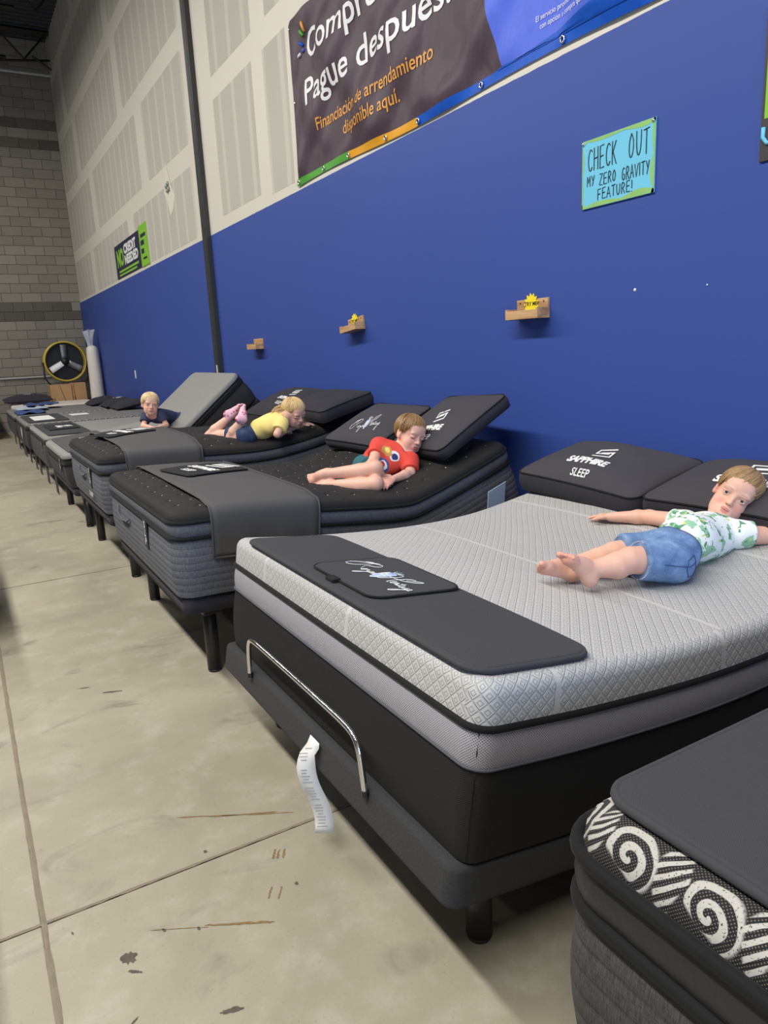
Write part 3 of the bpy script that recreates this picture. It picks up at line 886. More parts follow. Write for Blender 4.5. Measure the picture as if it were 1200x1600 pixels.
# long paper tag hanging from the base
V = []; Fc = []; n = 16
for i in range(n + 1):
    f = i / n; z = .362 - .29 * f; x = .752 - .018 * math.sin(f * 5.5) - .014 * (f > .1)
    y = 1.80 - .035 * f
    g = min(1, f / .22); V += [(x - .030 * g, y + .030 - .014 * g, z), (x + .018 * g, y - .030 + .018 * g, z)]
for i in range(n): Fc.append((2 * i, 2 * i + 1, 2 * i + 3, 2 * i + 2))
lt = link('hanging_tag', mesh('hanging_tag', V, Fc, True), M['tagwhite'], R1); lt['label'] = 'long white paper tag'
sm = lt.modifiers.new('t', 'SOLIDIFY'); sm.thickness = .0015
for k in range(26):
    f = .08 + .034 * k; i = f * n; z = .362 - .29 * f; x = .752 - .018 * math.sin(f * 5.5) - .014 * (f > .1) - .0035; y = 1.80 - .035 * f
    if k in (4, 5, 11, 17): continue
    w = random.uniform(.012, .024); w *= .8; a_ = np.array((x - .006 - .0025, y + .002)); e_ = np.array((.048, -.028)) / .0556; A_, B_ = a_ - e_ * w, a_ + e_ * w * random.uniform(.5, 1); MB().add([(*A_, z - .0015), (*B_, z - .0015), (*B_, z + .0015), (*A_, z + .0015)], [(0, 1, 2, 3)]).build('print', M['print_grey'], lt)

pd = pad(b1, 'foot_pad', .010, .380, y0 + .042, 2.545, .014, .06, 'pad', 'charcoal foot protector pad with script lettering on the light grey mattress', 'mattress pad')
fn = lambda q, y, t: b1.on(q, y, t)
pk = slab('pocket', fn, .052, .378, 1.66, 2.075, .05, [(.016, .004), (.022, 0), (.026, .006)], M['pad'], pd, True, .001, 12, .04)
MB().tube(loop_pts(fn, .052, .378, 1.66, 2.075, .05, .022, 0), .004, 6, True).build('pocket_welt', M['cord'], pk, True)
MB().bevbox(*sum([[min(a, b), max(a, b)] for a, b in zip(b1.on(.030, 1.86, .012), b1.on(.056, 1.91, .030))], []), .002).build('pull_tab', M['cord'], pd)
script_logo(lambda u, v: b1.on(.165 + v * .25, 1.943 - u * .2135, .0295), pk, .0012)

# pillows on it
p1 = Pillow((2.515, 2.335, .815), 0, 13, -2.5, .72, .46, .085, .062, .01, .02, 3)
P1 = p1.build('bed_pillow', 'charcoal box-edged pillow with white word mark, left one on the light grey mattress', 'pillows on the beds')
brand(lambda u, v: p1.top(-.004 + u * .242 - v * .13, -.124 + v * .33, .0025), P1)
p2 = Pillow((2.53, 1.615, .815), 0, 13, 1.0, .70, .46, .085, .062, .01, .02, 5)
P2 = p2.build('bed_pillow', 'charcoal box-edged pillow under the head of the boy in denim shorts', 'pillows on the beds')
brand(lambda u, v: p2.top(.02 + u * .242 - v * .13, -.11 + v * .33, .0025), P2)

# ================= black tufted mattresses =================
def relief_tuft(seed):
    r = np.random.RandomState(seed); ph = r.uniform(0, 6, 4)
    def f(q, y):
        return .011 + .007 * math.sin(q * 21 + ph[0]) * math.sin(y * 19 + ph[1]) + .004 * math.sin(q * 9 + y * 7 + ph[2])
    return f
def black_bed(bed, root):
    slab('platform_base', bed.fn, .03, bed.L - .02, bed.y0 + .03, bed.y1 - .03, .04, [(-.085, .02), (-.075, 0), (-.01, 0), (0, .02)], M['gusset'], root, True, bottom=True)
    wall_band(bed, 'border', .004, .272, .012, M['denim'], root, .014, .006, 8)
    cord(bed, .275, .002, .010, root); cord(bed, .300, .008, .003, root, 'denimplain')
    wall_band(bed, 'gusset', .278, .345, .010, M['denimplain'], root, .006, .002)
    cord(bed, .347, -.002, .0085, root)
    top_panel(bed, 'tufted_top', .350, M['startop'], root, .035, 28)
def side_tag(bed, root, q, y, t):
    """black corner label with white characters, hung on the foot border"""
    x, z = bed.p.at(0, t); x -= .006
    mb = MB().bevbox(x - .003, x + .003, y - .036, y + .036, z - .085, z + .060, .0015); lb = mb.build('corner_label', M['label_black'], root)
    for k, s in enumerate(('S', 'L', 'P')):
        vf = text_mesh(s, .05, .002, .2, 1, 1, 'CENTER'); letter('lettering', vf, lambda u, v, k=k: (x - .0045, y - u, z + .018 - k * .042 + v), M['white_thread'], lb)
def handle(bed, root, y, t):
    x, z = bed.p.at(0, t); x -= .004
    MB().tube([(x, y + .16, z + .05), (x - .008, y + .15, z + .012), (x - .010, y + .10, z + .0), (x - .012, y, z - .008), (x - .010, y - .10, z), (x - .004, y - .14, z + .02)], .006, 6).build('handle', M['denimplain'], root, True)

b2 = Bed([(.70, .425), (.95, .420), (1.24, .400), (1.55, .365), (1.80, .338), (1.97, .336), (2.12, .375), (2.35, .450), (2.60, .540), (2.70, .580)], 3.085, 4.625, .392, .015, .085, relief_tuft(2))
R2 = empty('adjustable_bed', (1.7, 3.85, 0), 0, 'adjustable bed with black tufted mattress and raised head under the boy in red', 'bed')
black_bed(b2, R2); legs(R2, [(.867, 3.246), (.876, 4.50), (2.2, 3.246), (2.2, 4.50)], .345); side_tag(b2, R2, 0, 3.62, .22); handle(b2, R2, 4.15, .19)
b3 = Bed([(.72, .475), (1.0, .472), (1.30, .462), (1.55, .448), (1.80, .440), (2.05, .455), (2.30, .500), (2.55, .560), (2.70, .61)], 4.965, 6.465, .390, .050, .085, relief_tuft(5))
R3 = empty('adjustable_bed', (1.7, 5.7, 0), 0, 'adjustable bed with black tufted mattress carrying the girl in yellow', 'bed')
black_bed(b3, R3); legs(R3, [(.884, 5.09), (.868, 6.357), (2.2, 5.09), (2.2, 6.357)], .40); side_tag(b3, R3, 0, 5.42, .22); handle(b3, R3, 5.75, .19)
x, z = b3.p.at(0, .07)
for k, s in enumerate('SLEEP'):
    vf = text_mesh(s, .045, .002, .2, 1, 1, 'CENTER'); letter('lettering', vf, lambda u, v, k=k: (x - .010, 5.50 - k * .032 - u, z + v), M['white_thread'], R3)

ru2 = runner(b2, 'foot_runner', .165, .66, .235, 'grey foot runner hanging over the side of the black bed with the boy in red', 'grey foot runners')
ru3 = runner(b3, 'foot_runner', .165, .66, .275, 'grey foot runner hanging over the side of the black bed with the girl in yellow', 'grey foot runners')
def card(bed, q0, q1, y0, y1, label, rot=.38):
    root = empty('brand_card', bed.on((q0 + q1) / 2, (y0 + y1) / 2, 0), 0, label, 'card', 'black brand cards')
    ca_, sa_ = math.cos(rot), math.sin(rot); qm, ym = (q0 + q1) / 2, (y0 + y1) / 2
    class BB:
        on = staticmethod(lambda q, y, h: bed.on(qm + (q - qm) * ca_ - (y - ym) * sa_ * .5, ym + (q - qm) * sa_ + (y - ym) * ca_, h))
    bd_ = BB
    fn = lambda q, y, t: bd_.on(q, y, t)
    slab('card', fn, q0, q1, y0, y1, .035, [(.010, .003), (.014, 0), (.017, .004)], M['label_black'], root, True, 0, 8, .05, bottom=True)
    qc, yc = (q0 + q1) / 2, (y0 + y1) / 2
    # the words run along the card towards the head of the bed
    f = lambda u, v: bed.on(qc + v * .2 - .02, yc - u * .2, .0195)
    f2 = lambda u, v: bed.on(qc - .11 - v * -.0 + u * .0, yc, .0195)
    # rotated a quarter turn: reads from the near side of the bed
    g = lambda u, v: bd_.on(qc - .03 + v * .36, yc + .0 - u * .30, .0195)
    t = text_mesh('SAPPHIRE', .235, .014, .2, .96, 1.0, 'CENTER', .08); letter('lettering', t, lambda u, v: g(u, v * .9 - .02), M['white_thread'], root)
    t = text_mesh('SLEEP', .17, .006, .1, 1.0, 1.0, 'CENTER', .08); letter('lettering', t, lambda u, v: g(u, v - .26), M['white_thread'], root)
    logo_mark(lambda u, v: g(-.25 + u * .5, .24 + v * .36), M['white_thread'], root, .09)
    return root
card(b2, .22, .62, 3.88, 4.27, 'black card with white word mark on the runner of the nearer black bed')
card(b3, .13, .53, 5.66, 6.05, 'black card with white word mark on the runner of the farther black bed')

p3 = Pillow((2.36, 4.16, .935), 4, 24, 0, .64, .50, .06, .05, .0, .02, 7)
P3 = p3.build('bed_pillow', 'charcoal box-edged pillow with script lettering behind the boy in red', 'pillows on the beds')
script_logo(lambda u, v: p3.top(-.01 + u * .15 - v * .15, -.14 + u * .04 + v * .28, .003), P3, .0015)
p4 = Pillow((2.44, 3.475, .985), -3, 31, 4, .66, .52, .06, .05, .0, .02, 9)
P4 = p4.build('bed_pillow', 'charcoal box-edged pillow tilted beside the head of the boy in red', 'pillows on the beds')
brand(lambda u, v: p4.top(.05 + u * .242 - v * .16, -.14 + u * .03 + v * .3, .003), P4)
p5 = Pillow((2.44, 5.88, 1.00), 0, 22, 0, .86, .52, .055, .075, .0, .05, 11)
P5 = p5.build('bed_pillow', 'plump black pillow with white word mark behind the girl in yellow', 'pillows on the beds', 'gusset', welt=True)
brand(lambda u, v: p5.top(.15 + u * .25 - v * .1, -.06 + v * .32, .003), P5)
p6 = Pillow((2.52, 5.24, 1.005), 0, 15, 0, .76, .46, .085, .055, .0, .05, 13)
P6 = p6.build('bed_pillow', 'plump plain black pillow near the wall, right of the girl in yellow', 'pillows on the beds', 'gusset')

# pale tag sticking out between bed 1 and bed 2
tg = MB().bevbox(-.06, .06, -.003, .003, -.09, .09, .002)
law = tg.build('law_label', M['tagblue'], R2, fn=lambda a, b, c: (2.44 + a, 3.055 + b - c * .1, .62 + c + a * .35)); law['label'] = 'pale blue fabric label'

# ================= grey bed with steeply raised head =================
b4 = Bed([(.735, .375), (1.0, .40), (1.35, .44), (1.65, .475), (1.85, .51), (2.0, .60), (2.2, .77), (2.42, .95), (2.56, 1.07)], 6.86, 8.36, .315, .01, .10)
R4 = empty('adjustable_bed', (1.7, 7.6, 0), 0, 'grey topped adjustable bed with its head raised steeply behind the toddler', 'bed')
slab('platform_base', b4.fn, .03, b4.L - .02, 6.90, 8.32, .04, [(-.08, .02), (-.07, 0), (-.01, 0), (0, .02)], M['gusset'], R4, True, bottom=True)
wall_band(b4, 'border', .004, .215, .012, M['darkgrey'], R4, .02, .006, 6); cord(b4, .217, .002, .009, R4)
wall_band(b4, 'black_band', .219, .262, .006, M['satin'], R4, .006, .004); cord(b4, .265, .0, .008, R4)
top_panel(b4, 'knit_top', .268, M['lightgrey'], R4, .03, 16)
legs(R4, [(.868, 6.98), (.868, 8.25), (2.0, 6.98), (2.0, 8.25)], .30); side_tag(b4, R4, 0, 7.15, .22)
pad(b4, 'foot_pad', .06, .52, 6.92, 8.30, .01, .06, 'runner', 'dark grey foot pad on the bed with the raised head', 'mattress pad', welt=False)

# ================= far beds =================
def far_bed(root, path, ya, yb, thick, topmat, sidemat, frame=True):
    bd = Bed(path, ya, yb, thick, .01, .09)
    wall_band(bd, 'border', .0, thick * .78, .012, M[sidemat], root, .01, .004, 5); cord(bd, thick * .79, 0, .009, root)
    wall_band(bd, 'top_band', thick * .8, thick * .9, .004, M['darkgrey'], root, .004, .004)
    top_panel(bd, 'top_panel', thick * .9, M[topmat], root, .025, 12, .12)
    return bd
def wire_frame(root, bd, ya, yb, z, x0=.83, x1=2.7):
    mb = MB(); 
    for y in (ya + .04, (ya + yb) / 2, yb - .04): mb.tube([(x0, y, z - .02), (x1, y, z - .02)], .014, 6)
    for x in (x0, (x0 + x1) / 2, x1): mb.tube([(x, ya + .04, z - .02), (x, yb - .04, z - .02)], .014, 6)
    mb.build('steel_frame', M['metal_grey'], root)
    n = 3
    for k in range(n):
        y = ya + .08 + (yb - ya - .16) * k / (n - 1)
        for x in (x0, (x0 + x1) / 2):
            MB().tube([(x, y, z - .02), (x, y, .012), (x, y + .10, .012), (x, y + .10, z - .02)], .009, 6).build('leg', M['metal_grey'], root)
R5 = empty('display_bed', (1.7, 9.95, 0), 0, 'grey display bed on thin steel legs, next beyond the raised bed', 'bed', 'beds at the far end')
b5 = far_bed(R5, [(.76, .32), (1.8, .32), (2.76, .32)], 8.92, 10.90, .35, 'lightgrey', 'heather'); wire_frame(R5, b5, 8.92, 10.90, .32); side_tag(b5, R5, 0, 9.3, .22)
pad(b5, 'foot_pad', .05, .52, 9.0, 10.8, .012, .06, 'pad', 'charcoal foot pad on the grey display bed beyond the raised bed', 'mattress pad', welt=False)
R6 = empty('display_bed', (1.7, 12.3, 0), 0, 'grey quilted display bed with dark pad, two beyond the raised bed', 'bed', 'beds at the far end')
b6 = far_bed(R6, [(.755, .30), (1.8, .30), (2.76, .30)], 11.35, 13.25, .355, 'quilt', 'darkgrey'); wire_frame(R6, b6, 11.35, 13.25, .30)
MB().ellip((.728, 11.95, .50), (.004, .06, .085), 12, 8).build('hang_tag', M['tagwhite'], R6, True)
pad(b6, 'foot_pad', .05, .60, 11.5, 13.1, .012, .06, 'pad', 'charcoal foot pad with white sheet on the quilted display bed', 'mattress pad', welt=False)
R7 = empty('display_bed', (1.7, 14.5, 0), 0, 'farthest grey display bed in the row, strewn with blue and white wrapping', 'bed', 'beds at the far end')
b7 = far_bed(R7, [(.74, .30), (1.8, .30), (2.76, .30)], 13.38, 15.6, .355, 'quilt', 'darkgrey'); wire_frame(R7, b7, 13.38, 15.6, .30)
# light card squares on pads
def sheet(bd, q0, q1, y0, y1, h, mat, label, name='paper_sheet', cat='paper', wav=.0, group=None):
    fn = lambda q, y, t: bd.on(q, y, t + wav * (1 + math.sin(q * 23 + y * 9) * math.cos(y * 14)))
    o = slab(name, fn, q0, q1, y0, y1, .01, [(h, .001), (h + .006, 0)], mat, None, True, 0, 10, .06, bottom=True)
    return tag(o, label, cat, group)
sheet(b6, .14, .42, 11.6, 12.5, .020, M['tagwhite'], 'white paper sheet on the charcoal pad of the quilted bed')
sheet(b6, .72, .98, 12.2, 12.6, .004, M['tagwhite'], 'small white paper lying on the quilted grey bed')
sheet(b4, .20, .44, 7.35, 7.75, .017, M['label_black'], 'black card on the dark grey pad of the raised bed', 'brand_card', 'card')
sheet(b5, .12, .46, 9.5, 10.3, .020, M['label_black'], 'black card with white print on the pad of the grey display bed', 'brand_card', 'card')
for bd, qc, yc, h, nm in ((b4, .32, 7.55, .0245, 0), (b5, .29, 9.9, .0275, 1)):
    rt = [o for o in COL.objects if o.name.startswith('brand_card') and o.type == 'MESH'][nm]
    t = text_mesh('SAPPHIRE', .235, .014, .2, .96, 1.0, 'CENTER', .1); letter('lettering', t, lambda u, v: bd.on(qc + v * .34 - .05, yc - u * .32, h), M['white_thread'], rt)
    logo_mark(lambda u, v: bd.on(qc + .02 + v * .1, yc + .1 - u * .2, h), M['white_thread'], rt, .09)
M['bluewrap'] = plain('blue_film', srgb(60, 84, 140), .35, var=.35, scale=7)
M['film'] = plain('pale_film', srgb(196, 206, 222), .3, var=.15, scale=9)
sheet(b7, .05, .50, 13.5, 14.2, .004, M['bluewrap'], 'crumpled blue plastic film at the foot of the farthest bed', 'plastic_film', 'film', .02)
sheet(b7, .12, .62, 14.25, 15.2, .012, M['film'], 'pale plastic film lying over the foot of the farthest bed', 'plastic_film', 'film', .03)
sheet(b7, .30, .85, 14.7, 15.5, .055, M['bluewrap'], 'blue plastic film bunched in the middle of the farthest bed', 'plastic_film', 'film', .025)
R8 = empty('wrapped_mattress', (1.8, 16.6, 0), 0, 'cream mattress lying flat beyond the farthest grey bed', 'mattress')
M['cream'] = plain('cream_ticking', srgb(214, 205, 192), .75, var=.06, scale=6, bump=.002)
b8 = Bed([(.9, .36), (1.8, .36), (2.46, .36)], 15.75, 17.3, .31, .01, .08)
wall_band(b8, 'border', 0, .28, .01, M['cream'], R8); top_panel(b8, 'top_panel', .28, M['cream'], R8, .03, 8, .15)
MB().bevbox(.95, 2.42, 15.8, 17.25, .0, .36, .02).build('foundation', M['darkgrey'], R8)
for k, (y, x, lab) in enumerate(((12.9, 2.45, 'black pillow at the head of the quilted far bed, nearest of three'), (13.75, 2.42, 'black pillow with pale mark at the head of the far beds, middle of three'), (14.7, 2.32, 'black pillow at the head of the farthest bed, next to the tall wrapped roll'))):
    pp_ = Pillow((x, y, .725), 0, 10, 0, .78, .5, .005, .09, .0, .05, 20 + k); rr = pp_.build('bed_pillow', lab, 'pillows on the beds', 'gusset', welt=False)
    if k == 1: logo_mark(lambda u, v: pp_.top(-.1 + u * .2, .0 + v * .14, .004), M['white_thread'], rr, .1)

# ================= beds whose heads stand against the back wall =================
def back_bed(x0, x1, yf, label):
    root = empty('display_bed', ((x0 + x1) / 2, yf + 1, 0), 0, label, 'bed', 'beds at the far end')
    mb = MB().bevbox(x0, x1, yf, yf + 1.9, .34, .62, .05); mb.build('mattress', M['darkgrey'], root)
    MB().bevbox(x0 + .02, x1 - .02, yf + .02, yf + 1.88, .10, .345, .02).build('base', M['cord'], root)
    MB().bevbox(x0 + .01, x1 - .01, yf + .02, yf + .5, .615, .632, .006).build('foot_cover', M['pad'], root)
    legs(root, [(x0 + .1, yf + .1), (x1 - .1, yf + .1), (x0 + .1, yf + 1.8), (x1 - .1, yf + 1.8)], .11, .03, False)
back_bed(-1.0, .60, 16.75, 'dark bed at the left with its head against the block wall')
pq = Pillow((.28, 18.40, .66), 90, 10, 0, .66, .5, .005, .10, 0, .05, 31); pq.c = np.array((.28, 18.38, .70)); pq.build('bed_pillow', 'black pillow on the dark bed by the block wall, left one', 'pillows on the beds', 'gusset', welt=False)
back_bed(.72, 2.0, 17.42, 'dark bed by the block wall partly hidden behind the cream mattress') if False else None
pr = Pillow((1.25, 17.0, .755), 90, 6, 0, .95, .5, .005, .11, 0, .05, 33); r_ = pr.build('bed_pillow', 'wide black pillow lying on the cream mattress before the block wall', 'pillows on the beds', 'gusset', welt=False)
logo_mark(lambda u, v: pr.top(-.06 + u * .12, .0 + v * .1, .004), M['white_thread'], r_, .1)

# ================= foreground bed =================
y0, y1 = -.77, .765
b0 = Bed([(.728, .27), (1.4, .27), (2.1, .30), (2.74, .34)], y0, y1, .49, .008, .085)
R0 = empty('adjustable_bed', (1.7, 0, 0), 0, 'nearest bed with heather grey sides and black and white swirl ticking', 'bed')
slab('upholstered_base', b0.fn, -.012, b0.L, y0 - .012, y1 + .012, .12, [(-.16, .02), (-.15, 0), (-.01, 0), (0, .02)], M['cord'], R0, True, bottom=True)
wall_band(b0, 'border', .002, .323, .020, M['heather'], R0, .012, .0, 8); cord(b0, .327, -.004, .012, R0)
wall_band(b0, 'satin_band', .331, .415, .010, M['satin'], R0, .0, .0, 6); cord(b0, .420, -.006, .012, R0)
top_panel(b0, 'swirl_top', .423, M['swirl'], R0, .064, 24, .05, .004)
legs(R0, [(.95, .55), (.95, -.55), (2.3, .55), (2.3, -.55)], .12, .035, False)
pad(b0, 'foot_pad', .058, .95, y0 + .03, y1 - .036, .016, .05, 'pad', 'plain charcoal foot protector pad on the nearest bed, bottom right', 'mattress pad')

# ================= beds across the aisle, just outside the frame: their shadows fall into it =================
for xf, ya, yb, lab in ((-.13, 4.30, 5.85, 'dark bed across the aisle left of the frame, opposite the black beds'), (-.335, 1.6, 3.2, 'dark bed across the aisle left of the frame, opposite the light grey bed')):
    rt = empty('display_bed', (xf - 1, (ya + yb) / 2, 0), 0, lab, 'bed', 'beds across the aisle')
    MB().bevbox(xf - 2.0, xf, ya, yb, .38, .76, .05).build('mattress', M['darkgrey'], rt); MB().bevbox(xf - 1.98, xf - .03, ya + .03, yb - .03, .29, .385, .02).build('base', M['cord'], rt)
    legs(rt, [(xf - .15, ya + .15), (xf - .15, yb - .15), (xf - 1.8, ya + .15), (xf - 1.8, yb - .15)], .295, .032, False)
# ================= things on the right wall =================
def on_wall(x): return lambda u, v: (x, -u, v)          # u runs to the right along the wall (= -y), v is height
# ---- vinyl banner
BX = WALL_X - .010
def bdisp(y, z):
    d = .016 * math.sin(y * 5.3 + z * 6.5) + .012 * math.sin(y * 9.1 - z * 8.0 + 1.0) + .007 * math.sin((y * .8 + z) * 17 + .5) + .012 * math.sin((y - z * 1.3) * 3.1)
    k = min(1, max(0, (z - 2.845) / .10)) * min(1, max(0, (6.09 - y) / .10))
    return max(0.0, (d + .016) * (.10 + .90 * k))
BZ0, BZ1, BY0, BY1 = 2.845, 4.06, .9, 6.09
def bpt(y, z, off=0.0):
    sag = -.022 * math.sin(max(0, min(1, (BY1 - y) / 3.6)) * PI) * (1 - (z - BZ0) / 1.2)
    return (BX - bdisp(y, z) - off, y, z + sag * 0 + .012 * math.sin((BY1 - y) * 2.6) * (1 if z < 2.9 else .3))
ban = empty('vinyl_banner', (BX, 3.5, 3.4), 0, 'large dark and blue vinyl banner in Spanish stretched high on the wall', 'banner')
def bgrid(name, yfun, z0, z1, mat, off=0.0, ny=110, nz=40):
    V = []; Fc = []; UV = []
    for i in range(nz + 1):
        z = z0 + (z1 - z0) * i / nz; a, b = yfun(z)
        for j in range(ny + 1):
            y = a + (b - a) * j / ny; V.append(bpt(y, z, off)); UV.append((y, z))
    for i in range(nz):
        for j in range(ny):
            k = i * (ny + 1) + j; Fc.append((k, k + ny + 1, k + ny + 2, k + 1))
    return link(name, mesh(name, V, Fc, True, UV), mat, ban)
def vinyl(name, col, var=.1):
    m = Mat(name, col, .5, 0, .3); v = m.coord('Object'); n = m.noise(v, 3, 3)
    m.color(m.mix(n, tuple(c * (1 - var) for c in col), tuple(c * (1 + var) for c in col)))
    m.bump(m.noise(v, 7, 3, .5, (1, 1.0, .5), .6), .02, .55); return m.m
M['v_plum'] = vinyl('plum_vinyl', srgb(70, 55, 66)); M['v_blue'] = vinyl('periwinkle_vinyl', srgb(78, 104, 216)); M['v_deep'] = vinyl('deep_blue_vinyl', srgb(14, 84, 190))
M['v_green'] = vinyl('green_vinyl', srgb(84, 160, 62)); M['v_yel'] = vinyl('amber_vinyl', srgb(222, 158, 34))
cur = lambda z: 3.39 + .13 * ((z - 2.92) / .36) - .02 * ((z - 2.92) / .36) ** 2
bgrid('plum_panel', lambda z: (BY1, cur(z)), 2.895, BZ1, M['v_plum'])
bgrid('blue_panel', lambda z: (cur(z), BY0), 2.895, BZ1, M['v_blue'])
bgrid('green_strip', lambda z: (BY1 + .03, 5.163), BZ0, 2.895, M['v_green'], 0, 30, 4)
bgrid('amber_strip', lambda z: (5.163, 4.225), BZ0, 2.895, M['v_yel'], 0, 30, 4)
bgrid('blue_strip', lambda z: (4.225, BY0), BZ0, 2.895, M['v_deep'], 0, 90, 4)
# sweep of deep blue over the periwinkle
V = []; Fc = []; n = 60
for j in range(n + 1):
    y = 3.42 + (1.6 - 3.42) * j / n; top = 2.897 + .03 * (j / n) + .22 * (j / n) ** 1.6
    for i in range(7): V.append(bpt(y, 2.89 + (top - 2.89) * i / 6, .003))
for j in range(n):
    for i in range(6): k = j * 7 + i; Fc.append((k, k + 7, k + 8, k + 1))
link('blue_sweep', mesh('blue_sweep', V, Fc, True), M['v_deep'], ban)
M['ink_white'] = plain('white_print', (.74, .74, .76), .45, var=.04); M['ink_amber'] = plain('amber_print', srgb(216, 150, 60), .45, var=.06)
def btext(s, ya, yb, z, size, mat, bold=.0, off=.004):
    k = (ya - yb) / width(text_mesh(s, size, bold, 0, 1, 1, 'LEFT')[0]); words(s, size, bold, k, ya, z, mat, off); return k
def words(s, size, bold, k, ya, z, mat, off):
    pre = ''
    for w in s.split(' '):
        end = width(text_mesh(pre + w, size, bold, 0, 1, 1, 'LEFT')[0]); v, f = text_mesh(w, size, bold, 0, 1, 1, 'LEFT', .06); o_ = end - width(v)
        letter('lettering', (v, f), lambda a, b: bpt(ya - (a + o_) * k, z + b, off), mat, ban); pre += w + ' '
k = btext('Pague después.', 5.84, 3.83, 3.395, .265, M['ink_white'], .003)
words('Compre ahora', .265, .003, k, 5.775, 3.705, M['ink_white'], .004)
btext('Financiación de arrendamiento', 5.65, 4.03, 3.165, .125, M['ink_amber'], .001)
btext('disponible aquí.', 5.24, 4.42, 3.035, .125, M['ink_amber'], .001)
btext('El servicio promocionado es un acuerdo de', 3.12, 2.50, 3.018, .036, M['ink_white'])
btext('con opción a compra que ofrece Snap RTO LLC', 3.09, 2.46, 2.978, .036, M['ink_white'])
for a, b, mt in (((5.92, 3.775), (5.885, 3.79), 'ink_white'), ((5.87, 3.86), (5.825, 3.83), 'v_deep'), ((5.83, 3.93), (5.79, 3.885), 'v_green'), ((5.77, 3.97), (5.755, 3.90), 'ink_amber'), ((5.845, 3.79), (5.82, 3.80), 'v_blue')):
    MB().tube([bpt(a[0], a[1], .004), bpt((a[0] + b[0]) / 2, (a[1] + b[1]) / 2, .006), bpt(b[0], b[1], .004)], .012, 8).build('emblem', M[mt], ban, True)
for y in (6.07, 5.60, 5.163, 4.62, 4.21, 3.567, 2.925, 2.30):
    p = bpt(y, 2.87, .004)
    c = [(p[0] - .002, p[1] + .014 * math.cos(t * PI / 8), p[2] + .014 * math.sin(t * PI / 8)) for t in range(16)]
    MB().tube(c, .005, 6, True).build('grommet', M['chrome'], ban, True)
p = bpt(6.06, 3.48, .004); MB().ellip(p, (.006, .012, .012), 10, 6).build('grommet', M['chrome'], ban, True)
p = bpt(6.05, 4.02, .004); MB().ellip(p, (.006, .012, .012), 10, 6).build('grommet', M['chrome'], ban, True)

# ---- pen letters for the hand-written sign (unit box)
PEN = {'C': [[(.95, .85), (.6, 1), (.2, .75), (.1, .4), (.3, .05), (.65, 0), (.95, .18)]], 'H': [[(.1, 1), (.08, 0)], [(.9, 1), (.92, 0)], [(.08, .5), (.92, .55)]],
       'E': [[(.9, 1), (.12, .97), (.1, 0), (.95, .03)], [(.1, .5), (.8, .54)]], 'K': [[(.12, 1), (.1, 0)], [(.9, 1), (.12, .45)], [(.25, .55), (.95, 0)]],
       'O': [[(.5, 1), (.15, .7), (.1, .25), (.4, 0), (.8, .2), (.9, .7), (.5, 1)]], 'U': [[(.1, 1), (.12, .3), (.4, 0), (.75, .12), (.9, .5), (.9, 1)]],
       'T': [[(0, .95), (1, 1)], [(.52, .97), (.5, 0)]], 'M': [[(.05, 0), (.12, 1), (.5, .35), (.88, 1), (.95, 0)]], 'Y': [[(.05, 1), (.5, .5)], [(.95, 1), (.35, 0)]],
       'Z': [[(.1, .97), (.95, 1), (.05, .03), (1, 0)]], 'R': [[(.12, 0), (.12, 1), (.6, 1), (.9, .75), (.55, .52), (.14, .48)], [(.4, .5), (.95, 0)]],
       'G': [[(.92, .85), (.55, 1), (.15, .6), (.2, .15), (.55, 0), (.9, .15), (.9, .45), (.55, .45)]], 'A': [[(.0, 0), (.5, 1), (1, 0)], [(.2, .36), (.82, .38)]],
       'V': [[(.0, 1), (.5, 0), (1, 1)]], 'I': [[(.5, 1), (.5, 0)]], 'F': [[(.92, 1), (.12, .97), (.1, 0)], [(.1, .5), (.8, .54)]], '!': [[(.5, 1), (.48, .28)], [(.48, .06), (.48, .0)]]}
def pen(s, ya, yb, z, h, x, rad, mat, parent, gapf=.3):
    wds = [(.55 if c == ' ' else .35 if c in 'I!' else 1.0) for c in s]; tot = sum(w + gapf for w in wds) - gapf; k = (ya - yb) / tot; u = 0; r = random.Random(len(s))
    for c, w in zip(s, wds):
        if c != ' ':
            dz = r.uniform(-.03, .03) * h
            mb = MB()
            for L in PEN[c]:
                P = [np.array(q, float) for q in L]
                if len(P) > 3 and c in 'COUGR':
                    for _ in range(2):
                        Q = [P[0]]
                        for a, b in zip(P[:-1], P[1:]): Q += [a * .75 + b * .25, a * .25 + b * .75]
                        Q.append(P[-1]); P = Q
                mb.tube([(x, ya - (u + q[0] * w) * k, z + q[1] * h + dz) for q in P], rad, 5)
            mb.build('lettering', mat, parent)
        u += w + gapf
SX = WALL_X - .006
sg = empty('hand_lettered_sign', (SX, 2.577, 2.24), 0, 'bright blue hand-lettered cardboard sign with green edges pinned on the blue wall', 'sign')
M['sky'] = plain('sky_blue_card', srgb(110, 196, 226), .75, var=.05, scale=9); M['leafgreen'] = plain('green_marker', srgb(140, 190, 110), .75, var=.12, scale=14)
M['ink'] = plain('black_marker', (.012, .013, .018), .6, var=.1); M['lime'] = plain('lime_print', srgb(130, 190, 50), .5, var=.05); M['navy'] = plain('navy_print', srgb(28, 32, 62), .5, var=.1)
MB().bevbox(SX - .002, SX + .004, 2.360, 2.795, 2.083, 2.390, .001).build('card', M['sky'], sg)
def edge_blob(pts): flat_poly('green_border', pts, lambda a, b: (SX - .0028, a, b), M['leafgreen'], sg)
